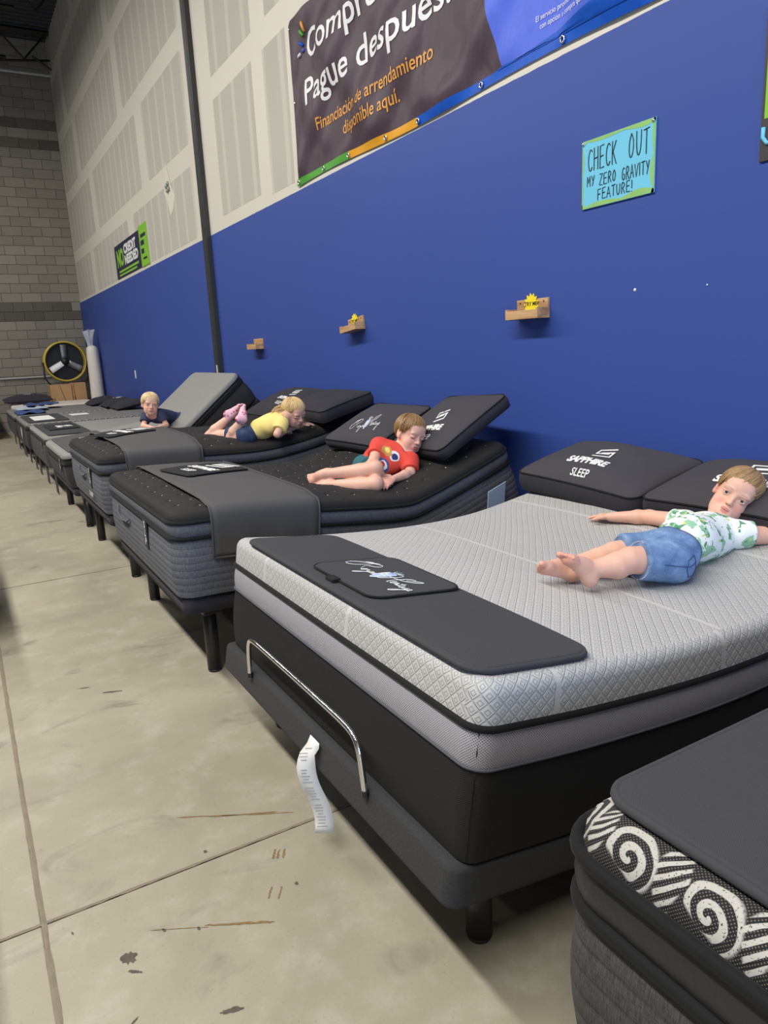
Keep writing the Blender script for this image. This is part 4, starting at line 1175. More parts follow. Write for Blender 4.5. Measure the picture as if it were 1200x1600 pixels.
def wave_strip(p0, p1, amp, seed, inward):
    r = np.random.RandomState(seed); n = 40; p0 = np.array(p0); p1 = np.array(p1); L = []; inn = np.array(inward)
    ph = r.uniform(0, 6)
    for i in range(n + 1):
        t = i / n; w = amp * (.30 + .70 * abs(math.sin(t * 2.1 * PI + ph)) * (.7 + .3 * math.sin(t * 5 + ph))); L.append(p0 + (p1 - p0) * t + inn * w)
    V = []; Fc = []
    for i, q in enumerate(L):
        e = p0 + (p1 - p0) * i / n; V += [(SX - .0028, e[0], e[1]), (SX - .0028, q[0], q[1])]
    for i in range(n): Fc.append((2 * i, 2 * i + 1, 2 * i + 3, 2 * i + 2))
    link('green_border', mesh('green_border', V, Fc, False), M['leafgreen'], sg)
wave_strip((2.795, 2.389), (2.361, 2.389), .026, 1, (0, -1)); wave_strip((2.795, 2.084), (2.361, 2.084), .035, 2, (0, 1))
wave_strip((2.361, 2.389), (2.361, 2.084), .026, 3, (1, 0)); wave_strip((2.794, 2.389), (2.794, 2.084), .012, 4, (-1, 0))
pen('CHECK', 2.756, 2.578, 2.248, .100, SX - .003, .0024, M['ink'], sg); pen('OUT', 2.508, 2.392, 2.252, .105, SX - .003, .0024, M['ink'], sg)
pen('MY', 2.760, 2.712, 2.180, .046, SX - .003, .0021, M['ink'], sg); pen('ZERO', 2.682, 2.580, 2.176, .050, SX - .003, .0021, M['ink'], sg)
pen('GRAVITY', 2.545, 2.388, 2.168, .056, SX - .003, .0021, M['ink'], sg); pen('FEATURE!', 2.692, 2.480, 2.112, .048, SX - .003, .0021, M['ink'], sg)
for y, z in ((2.372, 2.378), (2.786, 2.378)): MB().ellip((SX - .004, y, z), (.008, .008, .008), 10, 6).build('push_pin', M['chrome'], sg, True)

# ---- poster cut by the right edge of the frame
ps = empty('poster', (SX, 1.5, 2.3), 0, 'dark poster with lime block and pale blue letter at the right edge of the frame', 'poster')
M['posterdark'] = plain('dark_poster', srgb(58, 54, 56), .5, var=.06)
MB().bevbox(SX - .002, SX + .004, 1.25, 1.868, 2.095, 2.62, .001).build('sheet', M['posterdark'], ps)
MB().bevbox(SX - .003, SX - .001, 1.30, 1.856, 2.245, 2.58, .0005).build('lime_block', M['lime'], ps)
MB().tube([(SX - .004, 1.855, 2.215), (SX - .004, 1.856, 2.18), (SX - .004, 1.84, 2.158), (SX - .004, 1.81, 2.152), (SX - .004, 1.79, 2.17), (SX - .004, 1.788, 2.215)], .008, 8).build('lettering', M['sky'], ps, True)

# ---- credit sign above the blue line
nc = empty('wall_sign', (SX, 12.9, 3.15), 0, 'navy and lime sign reading NO CREDIT NEEDED above the blue line', 'sign')
MB().bevbox(SX - .003, SX + .004, 12.14, 14.13, 2.87, 3.42, .001).build('navy_panel', M['navy'], nc)
MB().bevbox(SX - .006, SX + .004, 11.64, 12.15, 2.865, 3.46, .001).build('lime_panel', M['lime'], nc)
def wtext(s, ya, yb, z, size, mat, bold, parent, x):
    v, f = text_mesh(s, size, bold, 0, 1, 1, 'LEFT'); kk = (ya - yb) / width(v); letter('lettering', (v, f), lambda a, b: (x, ya - a * kk, z + b), mat, parent)
wtext('NO', 13.98, 13.42, 3.07, .36, M['lime'], .02, nc, SX - .005); wtext('CREDIT', 13.36, 12.42, 3.22, .19, M['ink_white'], .012, nc, SX - .005); wtext('NEEDED', 13.36, 12.32, 3.05, .19, M['ink_white'], .012, nc, SX - .005)
wtext('FLEXIBLE PAYMENT OPTIONS', 13.9, 12.35, 2.965, .07, M['lime'], .002, nc, SX - .005) if False else None
MB().box(SX - .0045, SX - .003, 12.35, 13.9, 2.955, 2.99).build('print', M['lime'], nc); MB().box(SX - .0045, SX - .003, 12.5, 13.9, 2.90, 2.93).build('print', M['lime'], nc)
for z0, z1, a, b in ((3.28, 3.33, 11.72, 12.05), (3.17, 3.24, 11.85, 12.08), (3.05, 3.12, 11.9, 12.08), (2.96, 2.99, 11.75, 12.0)):
    MB().box(SX - .0075, SX - .006, a, b, z0, z1).build('print', M['navy'], nc)

# ---- little wooden brochure ledges
def mk_wood():
    m = Mat('pine_wood', rough=.6, spec=.3); v = m.coord('Object')
    n = m.noise(v, 14, 4, .6, (1, .12, 1.6), .4); m.color(m.mix(n.step(.3, .7), srgb(168, 130, 92), srgb(208, 170, 124))); m.bump(n, .001, .5); return m.m
M['wood'] = mk_wood(); M['starburst'] = plain('yellow_star_card', srgb(246, 222, 40), .6, var=.03)
def ledge(yc, z, rot, label, star, zt=.0):
    root = empty('brochure_ledge', (WALL_X, yc, z), 0, label, 'wall shelf', 'wooden ledges on the blue wall')
    cs, sn = math.cos(rot), math.sin(rot)
    fn = lambda a, b, c: (WALL_X + a, yc + b * cs - c * sn, z + b * sn + c * cs)
    w = .125
    MB().bevbox(-.014, 0, -w, w, 0, .105, .0015).build('back_board', M['wood'], root, fn=fn)
    MB().bevbox(-.085, -.014, -w, w, 0, .011, .0015).build('bottom_board', M['wood'], root, fn=fn)
    MB().bevbox(-.095, -.085, -w, w, 0, .046, .0015).build('front_board', M['wood'], root, fn=fn)
    for s in (-1, 1): MB().bevbox(-.094, -.014, s * w - .006, s * w + .006, .0, .056, .0015).build('end_board', M['wood'], root, fn=fn)
    for b in (-.095, .095): MB().cyl((-.017, b, .088), (-.013, b, .088), .004, .004, 8).build('screw', M['ink'], root, fn=fn)
    if star:
        st = []; n = 13
        for k in range(2 * n):
            r = .060 if k % 2 == 0 else .043; a = PI * k / n; st.append((r * math.cos(a), r * math.sin(a)))
        mb = MB(); V = [(-.021, a, .078 + b) for a, b in st] + [(-.017, a, .078 + b) for a, b in st]; N = 2 * n
        mb.add(V, [tuple(range(N)), tuple(range(N, 2 * N))[::-1]] + [(k, (k + 1) % N, N + (k + 1) % N, N + k) for k in range(N)])
        so = mb.build('star_card', M['starburst'], root, fn=fn); so['label'] = 'yellow starburst card'
        v, f = text_mesh('TRY ME', .030, .0006, 0, 1, 1, 'CENTER')
        letter('lettering', (v, f), lambda u, q: fn(-.0222, -u, .070 + q), M['ink'], so)
ledge(3.153, 1.585, 0.0, 'pine ledge with yellow starburst card, nearest of three on the blue wall', True)
ledge(5.20, 1.605, -.10, 'pine ledge with small yellow starburst card hanging askew, middle of three', True)
ledge(7.38, 1.515, .0, 'plain pine ledge without card, farthest of three, beside the dark post', False)

sw = empty('light_switch', (WALL_X, 13.65, 1.21), 0, 'white switch plate low on the far part of the blue wall', 'switch')
MB().bevbox(WALL_X - .008, WALL_X, 13.61, 13.69, 1.14, 1.28, .003).build('plate', M['tagwhite'], sw); MB().bevbox(WALL_X - .014, WALL_X - .007, 13.64, 13.66, 1.19, 1.23, .002).build('toggle', M['tagwhite'], sw)
tag(MB().bevbox(WALL_X - .070, WALL_X - .064, 8.67, 8.70, 1.25, 1.36, .001).build('white_note', M['tagwhite']), 'small white slip stuck on the dark post above the pillows', 'note')

# ================= corner at the back =================
M['kraft'] = plain('brown_cardboard', srgb(178, 140, 98), .8, var=.06, scale=5); M['kraftdark'] = plain('cardboard_seam', srgb(120, 90, 60), .8, var=.1)
def carton(x0, x1, y0, y1, z0, z1, label, seam):
    root = empty('cardboard_box', ((x0 + x1) / 2, (y0 + y1) / 2, z0), 0, label, 'box')
    MB().bevbox(x0, x1, y0, y1, z0, z1, .006).build('carton', M['kraft'], root)
    mb = MB(); a, b = seam
    mb.add([(x0 + (x1 - x0) * a - .008, y0 - .002, z1 - .005), (x0 + (x1 - x0) * a + .008, y0 - .002, z1 - .005), (x0 + (x1 - x0) * b + .008, y0 - .002, z0 + .05), (x0 + (x1 - x0) * b - .008, y0 - .002, z0 + .05)], [(0, 1, 2, 3)])
    mb.build('flap_edge', M['kraftdark'], root)
    MB().box(x0 + (x1 - x0) * .12, x0 + (x1 - x0) * .17, y0 - .002, y0, z1 - .42, z1 - .28).build('print', M['kraftdark'], root)
carton(1.74, 2.17, 17.34, 17.80, 0, 1.01, 'tall brown cardboard box under the fan, left one', (.45, 1.0))
carton(2.18, 2.47, 17.36, 17.80, 0, 1.03, 'tall brown cardboard box under the fan, right one beside the wrapped roll', (.12, .22))
# drum fan
fx, fy, fz, fr = 2.19, 18.0, 1.50, .425
fan = empty('drum_fan', (fx, fy, 0), 0, 'big black drum fan with a yellow rim standing behind the cardboard boxes', 'fan')
M['yellow'] = plain('yellow_enamel', srgb(196, 172, 58), .4, var=.08); M['blade'] = plain('grey_fan_blade', (.30, .31, .33), .35, .3, var=.1); M['fanblack'] = plain('black_enamel', (.014, .014, .014), .5, var=.2)
M['bladeglint'] = plain('glint_fan_blade', (.92, .92, .92), .4, var=.03)  # bright reflection on one grey blade, painted in as white
circ = lambda r, y, n=48: [(fx + r * math.cos(2 * PI * k / n), y, fz + r * math.sin(2 * PI * k / n)) for k in range(n)]
MB().tube(circ(fr, fy - .10), .020, 10, True).build('rim', M['yellow'], fan, True); MB().tube(circ(fr, fy + .10), .020, 10, True).build('rim', M['yellow'], fan, True)
V = circ(fr - .005, fy - .10) + circ(fr - .005, fy + .10); n = 48
link('drum', mesh('drum', V, [(k, (k + 1) % n, n + (k + 1) % n, n + k) for k in range(n)], True), M['fanblack'], fan)
V = circ(fr - .01, fy + .09); link('rear_plate', mesh('rear_plate', V, [tuple(range(n))], False), M['fanblack'], fan)
g = MB()
for r in (.08, .14, .20, .26, .32, .38): g.tube(circ(r, fy - .105, 32), .0012, 4, True)
g.build('grille', M['fanblack'], fan, True, 'stuff')
MB().cyl((fx, fy - .09, fz), (fx, fy + .08, fz), .075, .075, 20).build('hub', M['fanblack'], fan, True)
for k in range(3):
    a = PI / 2 + k * 2 * PI / 3; V = []; m = 6
    for i in range(m + 1):
        r = .07 + (.375 - .07) * i / m; w = .058 + .012 * i / m; tw = .05 * (1 - .5 * i / m)
        c, s_ = math.cos(a), math.sin(a)
        V += [(fx + r * c - w * s_, fy - .05 - tw * .6, fz + r * s_ + w * c), (fx + r * c + w * s_, fy - .05 + tw * .6, fz + r * s_ - w * c)]
    bl = link('blade', mesh('blade', V, [(2 * i, 2 * i + 1, 2 * i + 3, 2 * i + 2) for i in range(m)], True), M['bladeglint' if k == 1 else 'blade'], fan)
    sm = bl.modifiers.new('t', 'SOLIDIFY'); sm.thickness = .006
for s_ in (-1, 1):
    MB().tube([(fx + s_ * (fr + .03), fy, fz), (fx + s_ * (fr + .03), fy, fz - .35), (fx + s_ * .30, fy, .9), (fx + s_ * .30, fy, .03)], .02, 8).build('stand_leg', M['fanblack'], fan, True)
MB().tube([(fx - .42, fy, .03), (fx + .42, fy, .03)], .025, 8).build('stand_foot', M['fanblack'], fan, True)
# wrapped roll
M['wrap'] = plain('cream_wrapped_roll', srgb(222, 214, 202), .45, var=.06, scale=12, bump=.004)
def mk_film():
    m = Mat('clear_film', (.80, .82, .86), .25); m.b.inputs['Transmission Weight'].default_value = .55; m.b.inputs['IOR'].default_value = 1.2; m.bump(m.noise(m.coord('Object'), 16, 3), .02, .8); return m.m
M['clearfilm'] = mk_film()
ro = empty('wrapped_mattress_roll', (2.62, 16.95, 0), 0, 'tall cream mattress roll in clear plastic standing in the corner', 'mattress roll')
prof = [(0.0, .12), (.02, .135), (.6, .14), (1.2, .135), (1.68, .125), (1.76, .11), (1.80, .06), (1.81, .01)]
V = []; Fc = []; n = 24
for z, r in prof:
    bend = .05 * math.sin(z / 1.9 * 2.4)
    for k in range(n):
        a = 2 * PI * k / n; rr = r * (1 + .03 * math.sin(5 * a + z)); V.append((2.62 + bend * .3 + rr * math.cos(a), 16.95 + rr * math.sin(a), z))
for i in range(len(prof) - 1):
    for k in range(n): Fc.append((i * n + k, i * n + (k + 1) % n, (i + 1) * n + (k + 1) % n, (i + 1) * n + k))
Fc.append(tuple(range(n))[::-1]); link('roll', mesh('roll', V, Fc, True), M['wrap'], ro)
V = []; Fc = []; pr2 = [(1.74, .06), (1.84, .055), (1.94, .075), (2.05, .10), (2.12, .12)]
for z, r in pr2:
    for k in range(n):
        a = 2 * PI * k / n; rr = r * (1 + .18 * math.sin(6 * a + z * 3)); V.append((2.61 + rr * math.cos(a), 16.95 + rr * .6 * math.sin(a), z + .02 * math.sin(3 * a)))
for i in range(len(pr2) - 1):
    for k in range(n): Fc.append((i * n + k, i * n + (k + 1) % n, (i + 1) * n + (k + 1) % n, (i + 1) * n + k))
sk = link('plastic_neck', mesh('plastic_neck', V, Fc, True), M['clearfilm'], ro); sk['label'] = 'gathered clear plastic neck'
# ================= children: smooth implicit bodies =================
from mathutils.bvhtree import BVHTree
def nv(v): v = np.array(v, float); return v / (np.linalg.norm(v) + 1e-12)
class SDF:
    def __init__(s): s.p = []; s.lo = None
    def cone(s, a, b, ra, rb, k=.012, planes=(), inf=0.0): s.p.append(('c', np.array(a, float), np.array(b, float), ra + inf, rb + inf, k, planes, 1)); return s
    def ell(s, c, r, R=None, k=.012, planes=(), op=1, inf=0.0):
        s.p.append(('e', np.array(c, float), np.array(r, float) + inf, np.eye(3) if R is None else np.array(R, float), 0, k, planes, op)); return s
    def bounds(s):
        lo = np.full(3, 9e9); hi = -lo
        for q in s.p:
            if q[7] < 0: continue
            if q[0] == 'c':
                for c, r in ((q[1], q[3]), (q[2], q[4])): lo = np.minimum(lo, c - r); hi = np.maximum(hi, c + r)
            else: m = np.abs(q[3].T @ np.diag(q[2])).sum(1); lo = np.minimum(lo, q[1] - m); hi = np.maximum(hi, q[1] + m)
        return lo, hi
    def grid(s, h, fine=()):
        lo, hi = s.bounds(); ax = []
        for d in range(3):
            x = lo[d] - .012; L = []
            while x < hi[d] + .012:
                L.append(x); hh = h
                for (fl, fh, fs) in fine:
                    if fl[d] - h <= x <= fh[d]: hh = min(hh, fs)
                x += hh
            ax.append(np.array(L))
        return ax
    def eval(s, ax):
        D = np.full([len(a) for a in ax], .03, np.float32)
        for q in s.p:
            kind, k = q[0], q[5]; mg = .028
            if kind == 'c': lo = np.minimum(q[1] - q[3], q[2] - q[4]) - mg; hi = np.maximum(q[1] + q[3], q[2] + q[4]) + mg
            else: m = np.abs(q[3].T @ np.diag(q[2])).sum(1) + mg; lo, hi = q[1] - m, q[1] + m
            sl = [slice(*np.searchsorted(ax[d], (lo[d], hi[d]))) for d in range(3)]
            if any(t.stop <= t.start for t in sl): continue
            X = ax[0][sl[0]][:, None, None]; Y = ax[1][sl[1]][None, :, None]; Z = ax[2][sl[2]][None, None, :]
            if kind == 'c':
                a, b = q[1], q[2]; ba = b - a; bb = ba @ ba + 1e-12
                px, py, pz = X - a[0], Y - a[1], Z - a[2]
                t = np.clip((px * ba[0] + py * ba[1] + pz * ba[2]) / bb, 0, 1)
                d = np.sqrt((px - t * ba[0]) ** 2 + (py - t * ba[1]) ** 2 + (pz - t * ba[2]) ** 2) - (q[3] + (q[4] - q[3]) * t)
            else:
                c, r, R = q[1], q[2], q[3]; px, py, pz = X - c[0], Y - c[1], Z - c[2]
                k0 = 0; k1 = 0
                for i in range(3):
                    w = R[i, 0] * px + R[i, 1] * py + R[i, 2] * pz; k0 = k0 + (w / r[i]) ** 2; k1 = k1 + (w / r[i] ** 2) ** 2
                k0 = np.sqrt(k0); k1 = np.sqrt(k1) + 1e-9; d = k0 * (k0 - 1) / k1
            for n, off in q[6]: d = np.maximum(d, X * n[0] + Y * n[1] + Z * n[2] - off)
            T = D[tuple(sl)]
            if q[7] > 0:
                h = np.maximum(k - np.abs(T - d), 0) / k; D[tuple(sl)] = np.minimum(T, d) - h * h * k * .25
            else:
                d = -d; h = np.maximum(k - np.abs(T - d), 0) / k; D[tuple(sl)] = np.maximum(T, d) + h * h * k * .25
        return D

def surface_nets(D, ax):
    S = D < 0; n = D.shape
    cnt = np.zeros([k - 1 for k in n], np.int8)
    for i in (0, 1):
        for j in (0, 1):
            for k in (0, 1): cnt += S[i:n[0] - 1 + i, j:n[1] - 1 + j, k:n[2] - 1 + k]
    I = np.argwhere((cnt > 0) & (cnt < 8)); idx = np.full(cnt.shape, -1, np.int32); idx[tuple(I.T)] = np.arange(len(I))
    P = np.zeros((len(I), 3)); N = np.zeros(len(I))
    for d in range(3):
        o = [e for e in range(3) if e != d]
        for a in (0, 1):
            for b in (0, 1):
                A = I.copy(); A[:, o[0]] += a; A[:, o[1]] += b; B = A.copy(); B[:, d] += 1
                va = D[tuple(A.T)]; vb = D[tuple(B.T)]; m = (va < 0) != (vb < 0)
                t = np.where(m, va / (va - vb + 1e-12), 0); Q = A.astype(float); Q[:, d] += t
                P += Q * m[:, None]; N += m
    P /= N[:, None]
    V = np.stack([np.interp(P[:, d], np.arange(n[d]), ax[d]) for d in range(3)], 1)
    F = []
    for d in range(3):
        o = [(d + 1) % 3, (d + 2) % 3]
        sl0 = [slice(None)] * 3; sl1 = [slice(None)] * 3; sl0[d] = slice(0, n[d] - 1); sl1[d] = slice(1, n[d])
        for e in o: sl0[e] = slice(1, n[e] - 1); sl1[e] = slice(1, n[e] - 1)
        a = S[tuple(sl0)]; b = S[tuple(sl1)]
        for flip, m in ((0, a & ~b), (1, ~a & b)):
            E_ = np.argwhere(m)
            if not len(E_): continue
            for e in o: E_[:, e] += 1
            q = []
            for (u, v) in ((0, 0), (-1, 0), (-1, -1), (0, -1)):
                C = E_.copy(); C[:, o[0]] += u; C[:, o[1]] += v; q.append(idx[tuple(C.T)])
            Q = np.stack(q if not flip else q[::-1], 1); F.append(Q)
    F = np.concatenate(F); return V, F

def smooth_verts(V, F, it=2, lam=.5):
    a = np.concatenate([F[:, [0, 1]], F[:, [1, 2]], F[:, [2, 3]], F[:, [3, 0]]]); a = np.concatenate([a, a[:, ::-1]])
    for _ in range(it):
        S = np.zeros_like(V); c = np.bincount(a[:, 0], minlength=len(V)).astype(float)
        for d in range(3): S[:, d] = np.bincount(a[:, 0], weights=V[a[:, 1], d], minlength=len(V))
        V = V + lam * (S / np.maximum(c, 1)[:, None] - V)
    return V

def fast_mesh(name, V, F):
    me = bpy.data.meshes.new(name); me.vertices.add(len(V)); me.vertices.foreach_set('co', V.astype(np.float32).ravel())
    me.loops.add(F.size); me.loops.foreach_set('vertex_index', F.astype(np.int32).ravel())
    me.polygons.add(len(F)); me.polygons.foreach_set('loop_start', np.arange(0, F.size, 4, dtype=np.int32)); me.polygons.foreach_set('use_smooth', np.ones(len(F), bool))
    me.update(calc_edges=True); me.validate(); return me
def vattr(me, name, arr):
    t = 'FLOAT_VECTOR' if arr.ndim == 2 else 'FLOAT'; a = me.attributes.new(name, t, 'POINT'); a.data.foreach_set('vector' if arr.ndim == 2 else 'value', arr.astype(np.float32).ravel())
def sdf_mesh(name, sd, h, fine=(), smooth=2, noise=None):
    ax = sd.grid(h, fine); D = sd.eval(ax)
    if noise is not None:
        D += noise(ax[0][:, None, None], ax[1][None, :, None], ax[2][None, None, :]).astype(np.float32)
    V, F = surface_nets(D, ax); V = smooth_verts(V, F, smooth); return fast_mesh(name, V, F), V, F

# ---- body pieces
def add_hand(sd, wrist, dirv, back, thumb, k=1.0, curl=.5, spread=.25, kk=.004):
    d = nv(dirv); b = nv(np.array(back) - d * (np.array(back) @ d)); c = np.cross(d, b) * thumb; w = np.array(wrist, float)
    R = np.array([d, c, b])
    sd.ell(w + d * .030 * k, (.032 * k, .024 * k, .012 * k), R, .012); sd.ell(w + d * .042 * k, (.020 * k, .026 * k, .011 * k), R, .01)
    for i, (off, L) in enumerate(((.019, .040), (.0065, .046), (-.0065, .043), (-.0185, .034))):
        p = w + d * (.050 * k - abs(off) * .15) + c * off * k; ang = 0; fd = nv(d + c * off / .02 * spread * .5); r = .0062 * k
        for j, fr in enumerate((.46, .30, .26)):
            ang += curl * (.5 if j == 0 else .8); q = p + (fd * math.cos(ang) - b * math.sin(ang)) * L * fr * k * 1.05
            sd.cone(p, q, r, r * .9, kk); r *= .9; p = q
    p = w + d * .016 * k + c * .020 * k; q = p + nv(d * .75 + c * .75 - b * .2) * .026 * k; e = q + nv(d * .95 + c * .25 - b * .3) * .020 * k
    sd.cone(p, q, .0085 * k, .0072 * k, .006); sd.cone(q, e, .0070 * k, .0056 * k, kk)
def add_foot(sd, ank, toe, up, big, k=1.0):
    """toe = direction the toes point, up = instep side, big = side of the great toe"""
    d = nv(toe); u = nv(np.array(up) - d * (np.array(up) @ d)); c = np.cross(d, u) * big; a = np.array(ank, float); R = np.array([d, c, u])
    heel = a - u * .024 * k - d * .016 * k; ball = a + d * .078 * k - u * .028 * k
    sd.ell(heel, (.025 * k, .022 * k, .021 * k), R, .014)
    sd.cone(a, a + d * .045 * k - u * .014 * k, .023 * k, .019 * k, .02); sd.cone(heel, ball - c * .010 * k, .017 * k, .013 * k, .018); sd.cone(a + d * .03 * k - u * .008 * k, ball + c * .006 * k, .021 * k, .015 * k, .018)
    sd.ell(ball + c * .010 * k, (.020 * k, .018 * k, .014 * k), R, .012); sd.ell(ball - c * .012 * k, (.018 * k, .015 * k, .012 * k), R, .012)
    for i, (o, L, r) in enumerate(((.019, .034, .0098), (.0055, .033, .0070), (-.0055, .029, .0066), (-.0155, .024, .0062), (-.0245, .018, .0060))):
        p = ball + c * o * k + d * (.008 - abs(o - .01) * .25) * k; q = p + d * L * .62 * k - u * .002 * k; sd.cone(p, q, r * .82 * k, r * .96 * k, .0014)
def head_frame(c, fwd, up, s):
    f = nv(fwd); u = nv(np.array(up) - f * (np.array(up) @ f)); x = np.cross(f, u); return dict(c=np.array(c, float), x=x, f=f, u=u, s=s)
def hp(H, a, b, c): return H['c'] + (H['x'] * a + H['f'] * b + H['u'] * c) * H['s']
def add_head(sd, H, eyes='open'):
    s = H['s']; R = np.array([H['x'], H['f'], H['u']])
    e = lambda c, r, k=.012, op=1: sd.ell(hp(H, *c), np.array(r) * s, R, k * s, (), op)
    e((0, -.012, .026), (.070, .084, .076)); e((0, .018, -.030), (.056, .062, .062), .03); e((0, .050, .040), (.048, .030, .036), .03)
    e((0, .058, -.076), (.020, .017, .015), .022)
    for q in (-1, 1):
        e((q * .033, .044, -.040), (.025, .026, .026), .022); e((q * .030, .040, -.066), (.022, .022, .018), .02)
        e((q * .031, .086, .004), (.016, .012, .009), .012, -1)
        e((q * .030, .073, .021), (.020, .009, .007), .014)
    for q in (-1, 1):
        if eyes == 'open':
            e((q * .031, .0665, .003), (.0150, .0140, .0125), .005); e((q * .031, .083, .0028), (.0122, .012, .0038), .0022, -1)
        else: e((q * .031, .0675, .003), (.0150, .0140, .0125), .006)
    sd.cone(hp(H, 0, .078, .010), hp(H, 0, .090, -.020), .0062 * s, .0080 * s, .010 * s); e((0, .0925, -.0225), (.0092, .0085, .0078), .006)
    for q in (-1, 1): e((q * .0095, .084, -.0255), (.0065, .0075, .0058), .005); e((q * .0052, .0925, -.0305), (.0028, .004, .0022), .0025, -1)
    e((0, .074, -.050), (.022, .010, .014), .012)
    e((0, .0800, -.0470), (.0165, .0070, .0042), .005); e((0, .0790, -.0560), (.0140, .0075, .0048), .005); e((0, .0885, -.0513), (.0165, .0060, .0010), .0022, -1)
    for q in (-1, 1):
        e((q * .071, -.006, -.004), (.008, .017, .027), .006); e((q * .079, -.002, .000), (.006, .009, .015), .004, -1); e((q * .069, .0, -.026), (.008, .009, .010), .006)

def hair(H, name, mat, parent, n=300, fringe=.030, side=.35, long=0.0, down=(0, 0, -1), seed=1, thick=1.0, back=-.055, rag=.012, longset=None):
    r = random.Random(seed); s = H['s']; C = np.array((0, -.012, .026)); RR = np.array((.0745, .0895, .0815))
    R = np.array([H['x'], H['f'], H['u']])
    def line(az):
        a = abs((az + PI) % (2 * PI) - PI)
        pts = ((0, fringe), (.55, fringe - .002), (.95, fringe - .010), (1.25, .002), (1.5, .012), (1.75, .004), (2.1, -.022), (2.6, back), (PI, back - .006))
        return float(np.interp(a, [p[0] for p in pts], [p[1] for p in pts]))
    # cap under the strands
    V = []; Fc = []; na, nt = 40, 14
    crown = np.array((0, -.35, .94))
    def sph(az, t, lift=0.0):
        """t = 0 at the crown .. 1 at the hair line"""
        z1 = (line(az) - C[2]) / RR[2]; z1 = max(-.97, min(.97, z1)); rr = math.sqrt(1 - z1 * z1); e = np.array((math.sin(az) * rr, math.cos(az) * rr, z1)); c0 = nv(crown)
        om = math.acos(max(-1, min(1, c0 @ e))); so = math.sin(om) + 1e-9; p = c0 * math.sin((1 - t) * om) / so + e * math.sin(t * om) / so
        return C + p * (RR + lift)
    for i in range(nt + 1):
        for k in range(na):
            az = 2 * PI * k / na; p = sph(az, i / nt * 1.0, -.0005 if i == nt else .001); V.append(H['c'] + R.T @ p * s)
    for i in range(nt):
        for k in range(na): Fc.append((i * na + k, (i + 1) * na + k, (i + 1) * na + (k + 1) % na, i * na + (k + 1) % na))
    mb = MB().add(V, Fc)
    dn = nv(down)
    for q in range(n):
        az = r.uniform(-PI, PI); t0 = r.choice((0, .0, .15, .3, .45)) + r.uniform(0, .1); t1 = 1.0 + r.uniform(-.06, .07); sw = side * (1 if abs(az) < 1.3 else .25) * r.uniform(.6, 1.3)
        lift = r.uniform(.0005, .0050) * thick; pts = []; rad = []; m = 8; rb = r.uniform(.0013, .0024) * thick
        for i in range(m + 1):
            f = i / m; t = t0 + (t1 - t0) * f; a2 = az + sw * (f ** 1.5) - sw * .5
            p = sph(a2, t, lift + .0035 * math.sin(PI * f)); pts.append(H['c'] + R.T @ p * s); rad.append(rb * s * (1.0 - .75 * f ** 2.5))
        if long and (longset is None or longset(az)):
            d0 = pts[-1] - pts[-2]; L = long * r.uniform(.7, 1.1); rad = [rb * s] * len(rad); p = pts[-1]; st = 8
            out = nv(pts[-1] - H['c']); d = nv(out * .6 + dn)
            for i in range(st):
                d = nv(d * .6 + dn * .4 + out * .10); p = p + d * L / st; pts.append(p); rad.append(rb * s * (1 - .8 * (i + 1) / st))
        mb.tube(pts, rad, 5)
    o = mb.build(name, mat, parent, True); return o

def mk_skin(name, eyes, browc, tone=(226, 178, 156)):
    m = Mat(name, rough=.5, spec=.35); v = m.coord('Object'); hx, hy, hz = m.xyz(m.coord('hl')); 
    at = m.nt.nodes.new('ShaderNodeAttribute'); at.attribute_name = 'red'; red = E(at.outputs['Fac'])
    n = m.noise(v, 26, 3); n2 = m.noise(v, 130, 2)
    base = m.mix(n, srgb(*[int(c * .965) for c in tone]), srgb(*[min(255, int(c * 1.03)) for c in tone])); base = m.mix(red * .8, base, srgb(214, 124, 108))
    ahx = hx.abs(); front = hy.gt(.03) * hz.lt(.09) * hz.gt(-.10)
    # cheeks
    cx = (ahx - .036) / .020; cz = (hz + .030) / .018; ck = (cx * cx + cz * cz).sqrt().step(1.3, .2) * front
    c = m.mix(ck * .45, base, srgb(222, 130, 118))
    # lips
    lx = hx / .0175; up_ = (hz + .0465) / .0050; lo_ = (hz + .0570) / .0058
    lip = ((lx * lx + up_ * up_).sqrt().step(1.12, .75)).max((lx * lx * 1.35 + lo_ * lo_).sqrt().step(1.12, .75)) * front * hy.gt(.06)
    c = m.mix(lip * .75, c, srgb(196, 106, 102))
    ml = ((hz + .0513).abs().step(.0022, .0008)) * ahx.lt(.0165) * front * hy.gt(.06); c = m.mix(ml * .8, c, srgb(96, 44, 44))
    # brows
    bz = hz - (.0245 - (ahx - .028) * (ahx - .028) * 8.0); br = bz.abs().step(.0042, .0015) * (ahx - .031).abs().step(.0185, .0125) * front
    c = m.mix(br * .34, c, browc)
    # lash line
    ex = (ahx - .031) / .0130
    if eyes == 'open':
        lz = hz - (.0030 + (1.0 - ex * ex).max(0.0) * .0052); la = lz.abs().step(.0018, .0006) * ex.abs().lt(1.05) * front
    else:
        lz = hz - (.0000 - (1.0 - ex * ex).max(0.0) * .0045); la = lz.abs().step(.0018, .0007) * ex.abs().lt(1.05) * front
    c = m.mix(la * .8, c, srgb(70, 46, 36))
    ns = ((ahx - .0055) / .0034); nz = (hz + .0300) / .0022; no = (ns * ns + nz * nz).sqrt().step(1.2, .6) * hy.gt(.085); c = m.mix(no * .6, c, srgb(120, 62, 54))
    m.color(c); m.bump(n2, .0006, .4)
    m.b.inputs['Subsurface Weight'].default_value = .12; m.b.inputs['Subsurface Radius'].default_value = (.02, .008, .005); m.b.inputs['Subsurface Scale'].default_value = .5
    return m.m
